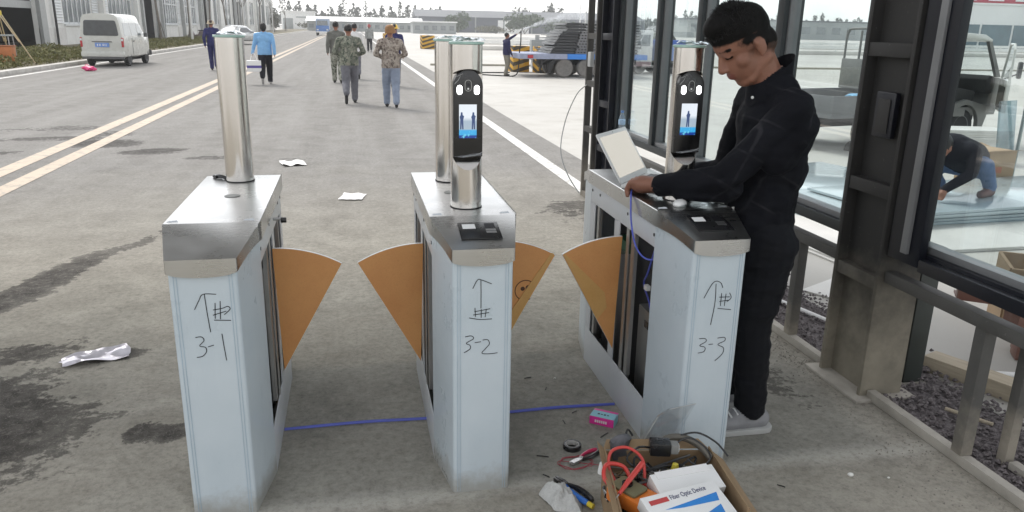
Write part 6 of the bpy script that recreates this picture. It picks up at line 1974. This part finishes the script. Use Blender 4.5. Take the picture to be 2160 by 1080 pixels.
# clear film left on the cap of 3-3
def film_sheet(label, loc, rz, size, seed, h=.012, name='clear_film'):
    o = MB(); nx, ny = 14, 10; vs_ = []
    for j in range(ny):
        for i in range(nx):
            u, v_ = i / (nx - 1) - .5, j / (ny - 1) - .5
            vs_.append((u * size[0], v_ * size[1] * (1 + .2 * u), .002 + h * max(0, .35 + .9 * mnoise.noise(Vector((u * 5 + seed, v_ * 6, seed))))))
    o.add(vs_, [(j * nx + i, j * nx + i + 1, (j + 1) * nx + i + 1, (j + 1) * nx + i) for j in range(ny - 1) for i in range(nx - 1)])
    q = o.build(name, M_thin, smooth=True); q.location = loc; q.rotation_euler = (0, 0, rz)
    return tag(q, label, 'film')
film_sheet('crumpled clear film on the front edge of turnstile 3-3 under the forearm', (1.335, 2.765, 1.0015), .1, (.22, .09), 2.3)
mou = thing('mouse', 'small white computer mouse beside the forearm on turnstile 3-3', 'mouse', (1.250, 2.765, 1.0035), .9)
MB().sphere((0, 0, .006), (.045, .026, .017), 16, 10).build('mouse_body', M_white, mou, smooth=True)
MB().cyl((.022, -.003, .018), .005, .006, 10, axis='y').build('scroll_wheel', M_bump, mou)

# pink and blue box
pb = thing('small_carton', 'small pink and light blue carton on the floor by turnstile 3-3', 'carton', (1.035, 2.895, 0), -.62)
M_pbk = pmat('carton_pink', (.78, .04, .34), .45, var=.05); M_pbb = pmat('carton_blue', (.30, .60, .70), .45, var=.05)
MB().box((-.055, -.038, 0), (.055, .038, .038)).build('carton_body', M_pbk, pb, bevel=.002)
MB().box((-.0545, -.0375, .0381), (.0545, .020, .0388)).build('blue_top', M_pbb, pb)
MB().box((.0551, -.0375, .0005), (.0558, .030, .0388)).build('blue_end', M_pbb, pb)
g_ = MB()
for k in range(4): g_.cbox((-.022 + k * .014, -.008, .0391), (.009, .010 - .004 * (k % 2), .0006))
g_.build('carton_print', M_ink, pb)
g2 = MB()
for k in range(6): g2.box((-.030 + k * .0095, -.0388, .012), (-.0235 + k * .0095, -.0381, .024))
g2.build('carton_lettering', M_white, pb)
# roll of black tape
tpe = thing('tape_roll', 'roll of black insulating tape on the floor', 'tape', (.836, 2.705, 0))
MB().lathe([(.028, .0), (.036, .0), (.0375, .002), (.0375, .020), (.036, .022), (.028, .022), (.028, 0)], 32).build('tape', M_blk, tpe, smooth=True)
MB().lathe([(.0252, .001), (.0278, .001), (.0278, .021), (.0252, .021), (.0252, .001)], 32).build('core', pmat('grey_core', (.60, .58, .55), .6), tpe, smooth=True)
# pink-handled wire stripper with red wire
ws = thing('wire_stripper', 'pink-handled wire cutter with a bright blade on the floor', 'cutter', (.845, 2.605, 0), .52)
M_ph = pmat('pink_handle', (.55, .03, .10), .35, var=.1)
for s in (-1, 1):
    MB().tube(smoothpath([(.0, s * .006, .010), (.035, s * .016, .011), (.075, s * .014, .012), (.10, s * .006, .010)], 4), [.007] * 6 + [.0085] * 6 + [.006], 8).build('handle', M_ph if s > 0 else M_blk, ws, smooth=True)
    MB().prism([(-.062, s * .001), (-.055, s * .012), (-.015, s * .013), (.0, s * .004), (.0, 0)], .006, .014, 'xy').build('jaw', M_alu, ws, bevel=.001)
MB().cyl((.0, 0, .004), .008, .014, 12).build('pivot', M_alu, ws)
MB().cbox((-.03, -.004, .0165), (.05, .016, .002)).build('blade', pmat('bright_blade', (.80, .80, .80), .25, metal=.8), ws)
rwm = thing('red_wire', 'loops of thin red wire on the floor under the wire cutter', 'wire', (.82, 2.585, 0))
pts = []
for k in range(40):
    a = k / 39 * 2 * PI * 2.1 + 2.2
    pts.append((.075 * math.cos(a) * (1 - .2 * k / 39) + .0, .045 * math.sin(a) + .004 * (k % 5), .002 + .001 * (k % 3)))
pts += [(.10, -.03, .002), (.16, -.035, .002)]
MB().tube(pts, .0013, 5).build('strand', pmat('red_wire_sheath', (.45, .04, .07), .4), rwm, smooth=True)

# white rag and pliers
gl = thing('white_rag', 'crumpled white rag on the floor beside the tool carton', 'rag', (.680, 2.385, 0), -.2)
mb = MB(); nx, ny = 46, 46; vs_ = []
for jj in range(ny):
    for ii in range(nx):
        u, w = ii / (nx - 1) * 2 - 1, jj / (ny - 1) * 2 - 1
        r_ = math.hypot(u, w); a = math.atan2(w, u)
        rim = 1 + .20 * mnoise.noise(Vector((math.cos(a) * 1.6, math.sin(a) * 1.6, 4)))
        k = max(abs(u), abs(w)) / max(r_, 1e-6) if r_ > 1e-6 else 1
        x, y = u * k * .072 * rim, w * k * .060 * rim
        x, y = x + .030 * max(0, -w) + .01, y - .035 * max(0, u) - .045 * max(0, -w) ** 2
        edge = max(0, 1 - (r_ * k) ** 3)
        f = mnoise.ridged_multi_fractal(Vector((x * 17, y * 17, 2)), 1.0, 2.1, 3, 1.0, 2.0)
        z = .004 + edge * (.030 + .016 * f) + .004 * abs(mnoise.noise(Vector((x * 40, y * 40, 9))))
        vs_.append((x, y, z))
mb.add(vs_, [(q * nx + p, q * nx + p + 1, (q + 1) * nx + p + 1, (q + 1) * nx + p) for q in range(ny - 1) for p in range(nx - 1)])
o = mb.build('cloth', pmat('knit_cotton', (.52, .52, .50), .95, var=.12, vscale=60, bump=.5, bscale=130), gl, smooth=True, fix=False)
MB().tube(smoothpath([(.06, -.02, .018), (.085, -.03, .010), (.10, -.02, .006)], 3), .006, 6).build('knotted_corner', MATS['knit_cotton'], gl, smooth=True)
pk = thing('pliers', 'black and blue handled pliers on the floor by the white rag', 'pliers', (.728, 2.412, .004), -1.05)
for s in (-1, 1):
    MB().tube(smoothpath([(.0, s * .004, .022), (.03, s * .015, .023), (.08, s * .019, .020), (.125, s * .012, .014)], 4), [.009] * 5 + [.0115] * 7 + [.008], 8).build('handle', pmat('blue_grip', (.03, .16, .55), .4, var=.1) if s < 0 else M_blk, pk, smooth=True)
    MB().prism([(-.06, s * .002), (-.055, s * .011), (-.02, s * .016), (.005, s * .010), (.005, 0)], .016, .030, 'xy').build('jaw', M_blk, pk, bevel=.002)
MB().cyl((-.003, 0, .014), .010, .019, 14).build('pivot', M_blk, pk)
MB().tube([(.125, -.012, .014), (.15, -.010, .012)], .010, 8).build('grip_tip', pmat('yellow_grip', (.62, .48, .03), .4), pk)

# open carton used as a toolbox
M_card2 = pmat('toolbox_cardboard', (.30, .205, .115), .85, var=.15, vscale=6, dirt=(.22, .15, .09))
tb = thing('tool_carton', 'open brown carton full of tools and wires in the foreground', 'carton', (.992, 2.135, 0), -.05)
z1 = .205
outer = [(-.215, -.22), (.205, -.22), (.225, .16), (-.16, .20)]
cen = Vector((.015, -.02))
inn = [tuple(cen + (Vector(p) - cen) * .972) for p in outer]
for i in range(4):
    a, b_ = outer[i], outer[(i + 1) % 4]; c_, d_ = inn[(i + 1) % 4], inn[i]
    MB().loft([[Vector((p[0], p[1], z)) for p in (a, b_, c_, d_)] for z in (.004, z1 + (.012 if i % 2 else -.004))]).build('wall', M_card2, tb)
MB().prism(inn, .0, .006, 'xy').build('bottom', M_card2, tb)
MB().add([(.207, -.222, z1), (.227, .158, z1), (.275, .14, z1 - .035), (.262, -.215, z1 - .05)], [(0, 1, 2, 3)]).build('flap', M_card2, tb)
MB().add([(-.217, -.222, z1 + .01), (-.162, .20, z1 + .01), (-.185, .205, z1 + .035), (-.242, -.21, z1 + .03)], [(0, 1, 2, 3)]).build('flap', M_card2, tb)
MB().add([(-.16, .202, z1), (.225, .162, z1), (.20, .205, z1 + .018), (-.14, .235, z1 + .02)], [(0, 1, 2, 3)]).build('flap', M_card2, tb)
# its contents: each thing on its own
TX, TY = .992, 2.135
M_orange = pmat('orange_plastic_case', (.68, .19, .03), .4, var=.1)
M_olive = pmat('olive_plastic', (.16, .15, .08), .5, var=.2)
M_redp = pmat('red_plastic', (.55, .05, .04), .35, var=.1)
M_clear = glassmat('clear_bag_plastic', (.90, .91, .92), .10, 1.5, .70)
o = thing('orange_meter', 'orange and olive cable tester standing in the tool carton', 'tester', (TX - .13, TY - .06, .155), .55)
MB().prism(rpoly(-.05, .05, -.085, .085, .02), 0, .05, 'xy').build('meter_body', M_orange, o, bevel=.008)
MB().prism(rpoly(-.038, .038, -.03, .075, .012), .0505, .060, 'xy').build('meter_face', M_olive, o, bevel=.003)
MB().tube(smoothpath([(-.045, .05, .05), (-.05, .09, .08), (0, .12, .095), (.05, .09, .08), (.045, .05, .05)], 6), .007, 8).build('handle_loop', M_redp, o, smooth=True)
MB().cyl((0, .03, .060), .018, .008, 20).build('dial', M_blk, o)
o = thing('red_probe', 'long red test probe lying across the orange tester', 'probe', (TX - .12, TY - .02, .235), .75)
MB().tube([(-.10, 0, -.015), (-.04, 0, 0), (.06, 0, .018)], [.006, .009, .010], 10).build('probe_body', M_redp, o, smooth=True)
MB().tube([(-.13, 0, -.022), (-.10, 0, -.015)], .002, 6).build('probe_tip', M_alu, o)
for i, (x, y, z, s, m_, lab) in enumerate(((.03, .03, .19, .016, M_olive, 'olive wire nut among the tools, left of the yellow one'), (.06, .05, .20, .017, pmat('yellow_plug', (.60, .50, .06), .4), 'yellow wire nut among the tools'), (-.19, .10, .20, .014, M_white, 'white plug head at the left edge of the tool carton'))):
    o = thing('wire_nut', lab, 'wire nut', (TX + x, TY + y, z - .02))
    MB().lathe([(.001, 0), (s, .0), (s * .95, .01), (s * .6, .04), (.001, .042)], 12).build('nut_body', m_, o, smooth=True)
    MB().tube([(0, 0, 0), (.01, -.02, -.03)], .003, 6).build('wire_end', M_blkr, o)
ad = thing('power_adapter', 'black power adapter on top of the tool carton', 'adapter', (TX + .035, TY + .135, .215), -.25)
MB().cbox((0, 0, .025), (.075, .055, .05)).build('adapter_body', M_blk, ad, bevel=.008)
MB().cbox((.050, -.005, .028), (.028, .040, .036)).build('adapter_end', pmat('grey_adapter', (.22, .22, .21), .5), ad, bevel=.005)
MB().cbox((.0655, -.005, .028), (.002, .024, .022)).build('rating_label', M_white, ad)
MB().tube(smoothpath([(.05, .01, .03), (.10, .02, .055), (.15, .0, .04), (.17, -.05, .02), (.13, -.08, .0), (.09, -.05, .01)], 6), .0035, 7).build('lead', M_blk, ad, smooth=True)
MB().tube(smoothpath([(-.03, 0, .02), (-.08, -.02, .03), (-.12, -.05, .0), (-.07, -.08, -.02), (.02, -.07, -.005)], 6), .004, 7).build('lead', M_blk, ad, smooth=True)
bl = thing('black_lead_bundle', 'tangle of black leads inside the tool carton', 'cables', (TX + .02, TY + .03, .16))
rr = random.Random(21)
for k in range(5):
    p = [(rr.uniform(-.12, .14), rr.uniform(-.05, .12), rr.uniform(-.02, .055)) for _ in range(5)]
    MB().tube(smoothpath(p, 6), .0042, 6).build('lead', M_blk if k % 2 else M_bump, bl, smooth=True)
hs = thing('grey_hose_coil', 'bent grey-brown hose end behind the black adapter in the tool carton', 'hose', (TX + .10, TY + .145, .20))
MB().tube(smoothpath([(-.06, .03, -.02), (-.03, .045, .03), (.03, .035, .045), (.085, .0, .03), (.115, -.05, .0)], 6), .013, 9).build('hose_body', pmat('greybrown_hose', (.13, .12, .10), .6, var=.2), hs, smooth=True)
MB().tube(smoothpath([(.03, .03, .055), (.09, .02, .065), (.14, -.03, .05), (.165, -.08, .02)], 6), .0035, 6).build('thin_lead', M_blk, hs, smooth=True)
o = thing('red_lead', 'red test lead looping over the left side of the tool carton', 'lead', (TX - .12, TY + .05, .2))
MB().tube(smoothpath([(.06, -.03, -.03), (.07, .03, .03), (.03, .075, .055), (-.03, .07, .05), (-.055, .02, .02), (-.04, -.04, -.02)], 7), .0055, 8).build('lead_sheath', M_redp, o, smooth=True)
MB().cbox((.062, -.035, -.03), (.014, .03, .012), rz=.3).build('lead_plug', M_redp, o, bevel=.003)
o = thing('red_clip', 'red plastic clip at the right side of the tool carton', 'clip', (TX + .155, TY + .03, .165), .3)
MB().prism([(-.03, -.015), (.03, -.018), (.036, .0), (.0, .024), (-.03, .012)], 0, .03, 'xy').build('clip_body', M_redp, o, bevel=.004)
MB().cyl((0, 0, .03), .007, .006, 12).build('clip_pin', M_alu, o)
o = thing('connector_bag', 'clear bag of white connectors in the tool carton', 'bag', (TX + .11, TY + .02, .15))
plastic_scrap(o, 'bag_film', (0, 0, .02), .075, .035, 31, M_clear)
for k in range(7):
    MB().cbox((rr.uniform(-.045, .045), rr.uniform(-.04, .04), .010 + .004 * (k % 3)), (.022, .012, .010), rz=rr.uniform(0, 3)).build('connector', M_white if k % 3 else M_alu, o)
o = thing('clear_bag', 'clear plastic sleeve standing up behind the black adapter', 'bag', (TX + .07, TY + .215, .18), -.05)
mb = MB(); pl = [(-.085, .0, .0), (.05, .01, .0), (.135, .025, .165), (.035, .02, .150), (-.01, .015, .125)]
mb.add([pl[0], pl[1], pl[2], pl[3], pl[4]] + [(p[0] + .004, p[1] + .016 + .03 * (p[2] < .01), p[2] - .003) for p in pl], [(0, 1, 4), (1, 3, 4), (1, 2, 3), (5, 9, 6), (6, 9, 8), (6, 8, 7), (0, 4, 9, 5), (4, 3, 8, 9), (3, 2, 7, 8)])
mb.build('sleeve', M_clear, o)
MB().tube([(.035, .019, .151), (.135, .024, .166)], .0018, 5).build('sleeve_edge', M_alu, o)
MB().tube([(-.085, -.001, .0), (-.01, .014, .126)], .0012, 5).build('sleeve_edge', M_alu, o)
o = thing('grey_sleeve', 'folded dark grey bag hanging over the back edge of the tool carton', 'bag', (TX - .085, TY + .205, .19), .4)
mb = MB().sphere((0, 0, .02), (.05, .022, .05), 14, 10)
mb.v = [tuple(Vector(p) + Vector((mnoise.noise(Vector(p) * 30), mnoise.noise(Vector(p) * 30 + Vector((4, 0, 0))), mnoise.noise(Vector(p) * 30 + Vector((0, 7, 0))))) * .016) for p in mb.v]
mb.build('bag_body', pmat('grey_nylon', (.10, .10, .11), .6, var=.3, vscale=30), o, smooth=True)
MB().tube(smoothpath([(.02, 0, .06), (.04, .01, .075), (.055, 0, .05)], 4), .004, 6).build('bag_cord', M_blkr, o)
# jumble of small parts that fills the carton
rr = random.Random(77)
jm = [M_bump, M_olive, M_redp, M_white, M_alu, M_card2, M_blk, pmat('dusty_tan_bits', (.30, .25, .17), .7)]
jb = MB()
for k in range(420):
    x, y = rr.uniform(-.175, .175), rr.uniform(-.17, .15)
    z = .03 + .125 * rr.random() ** .5
    kind = rr.random(); mi = rr.choice((0, 0, 1, 2, 3, 3, 4, 4, 5, 6, 6, 7, 7))
    if kind < .45:
        jb.cbox((x, y, z), (rr.uniform(.008, .05), rr.uniform(.006, .02), rr.uniform(.005, .015)), mi, rr.uniform(0, 3), rr.uniform(-.5, .5), rr.uniform(-.5, .5))
    elif kind < .7:
        d = Vector((rr.gauss(0, 1), rr.gauss(0, 1), rr.gauss(0, .3))).normalized() * rr.uniform(.015, .05)
        p = Vector((x, y, z)); jb.tube([p - d * .5, p + d * .5], rr.uniform(.003, .009), 7, mi)
    else:
        p = Vector((x, y, z)); q = [p + Vector((rr.gauss(0, .03), rr.gauss(0, .03), rr.uniform(-.01, .025))) for _ in range(4)]
        q = [Vector((min(.18, max(-.18, c_.x)), min(.15, max(-.17, c_.y)), c_.z)) for c_ in q]
        jb.tube(smoothpath(q, 4), .0022, 5, mi)
o = jb.build('loose_parts', jm); o.location = (TX, TY, 0); o.rotation_euler = (0, 0, -.05)
tag(o, 'jumble of small screws, offcuts and wires filling the tool carton', 'loose parts', kind='stuff')
# white box printed Fiber Optic Device, leaning on the front
fo = thing('device_box', 'white box printed Fiber Optic Device leaning in the tool carton', 'box', (TX - .005, TY - .115, .235), .0)
MBX = Matrix.Rotation(.20, 4, 'Z') @ Matrix.Rotation(math.radians(16), 4, 'X')
bx = MB().box((-.142, -.20, -.045), (.142, .0, .0), 0, MBX).build('box_body', pmat('white_card', (.80, .80, .79), .5, var=.03), fo, bevel=.002)
def flatprint(poly, m, name, z=.0006):
    MB().loft([[MBX @ Vector((x, y, zz)) for x, y in poly] for zz in (.0002, z)]).build(name, m, bx)
M_pr = pmat('print_red', (.50, .06, .06), .5); M_pbl = pmat('print_blue', (.03, .22, .60), .5); M_pdk = pmat('print_navy', (.05, .06, .14), .5)
flatprint([(-.122, -.038), (-.052, -.036), (-.052, -.018), (-.122, -.020)], M_pr, 'red_bar')
flatprint([(-.085, -.064), (.122, -.046), (.112, -.078), (-.02, -.072)], M_pbl, 'blue_wedge')
flatprint([(-.03, -.135), (.108, -.092), (.098, -.150), (-.05, -.150)], M_pbl, 'blue_wedge')
tx = bpy.data.curves.new('box_title', 'FONT'); tx.body = 'Fiber Optic Device'; tx.size = .0185; tx.extrude = .0003
to = bpy.data.objects.new('box_title', tx); C.objects.link(to)
dg = bpy.context.evaluated_depsgraph_get(); dg.update()
me = bpy.data.meshes.new_from_object(to.evaluated_get(dg)); bpy.data.objects.remove(to)
me.materials.clear(); me.materials.append(M_pdk)
to = bpy.data.objects.new('box_title', me); C.objects.link(to); to.parent = bx
to.matrix_local = MBX @ Matrix.Translation((-.045, -.034, .0008)) @ Matrix.Rotation(.04, 4, 'Z') @ Matrix.Diagonal((.98, 1.35, 1, 1))
fo2 = thing('white_carton', 'plain white carton behind the fibre device box', 'box', (TX + .06, TY - .045, .165), .12)
MB().cbox((0, .0, .03), (.24, .10, .05), rx=.3).build('carton_body', pmat('white_card', (.80, .80, .79), .5, var=.03), fo2, bevel=.003)
MB().cbox((.0, .03, .066), (.20, .03, .003), rx=.3).build('carton_tuck', M_paper, fo2)
# clear blue film at the front of the carton
o = thing('blue_film', 'bluish clear wrapper at the front left of the tool carton', 'film', (TX - .215, TY - .09, .0))
plastic_scrap(o, 'wrapper', (0, 0, .002), .075, .12, 12, glassmat('bluish_wrap', (.62, .76, .92), .1, 1.5, .7))
# black shoe tip at the lower edge, modelled as a rubber plug
o = thing('shoe_tip', 'black shoe tip modelled as a rubber plug on the floor at the lower edge right of the carton', 'plug', (1.45, 2.055, 0))
MB().lathe([(.001, .05), (.02, .048), (.034, .035), (.036, .01), (.033, 0), (.001, 0)], 20).build('knob_body', M_blk, o, smooth=True)
MB().cbox((.035, .01, .02), (.03, .02, .025)).build('tab', M_bump, o, bevel=.003)
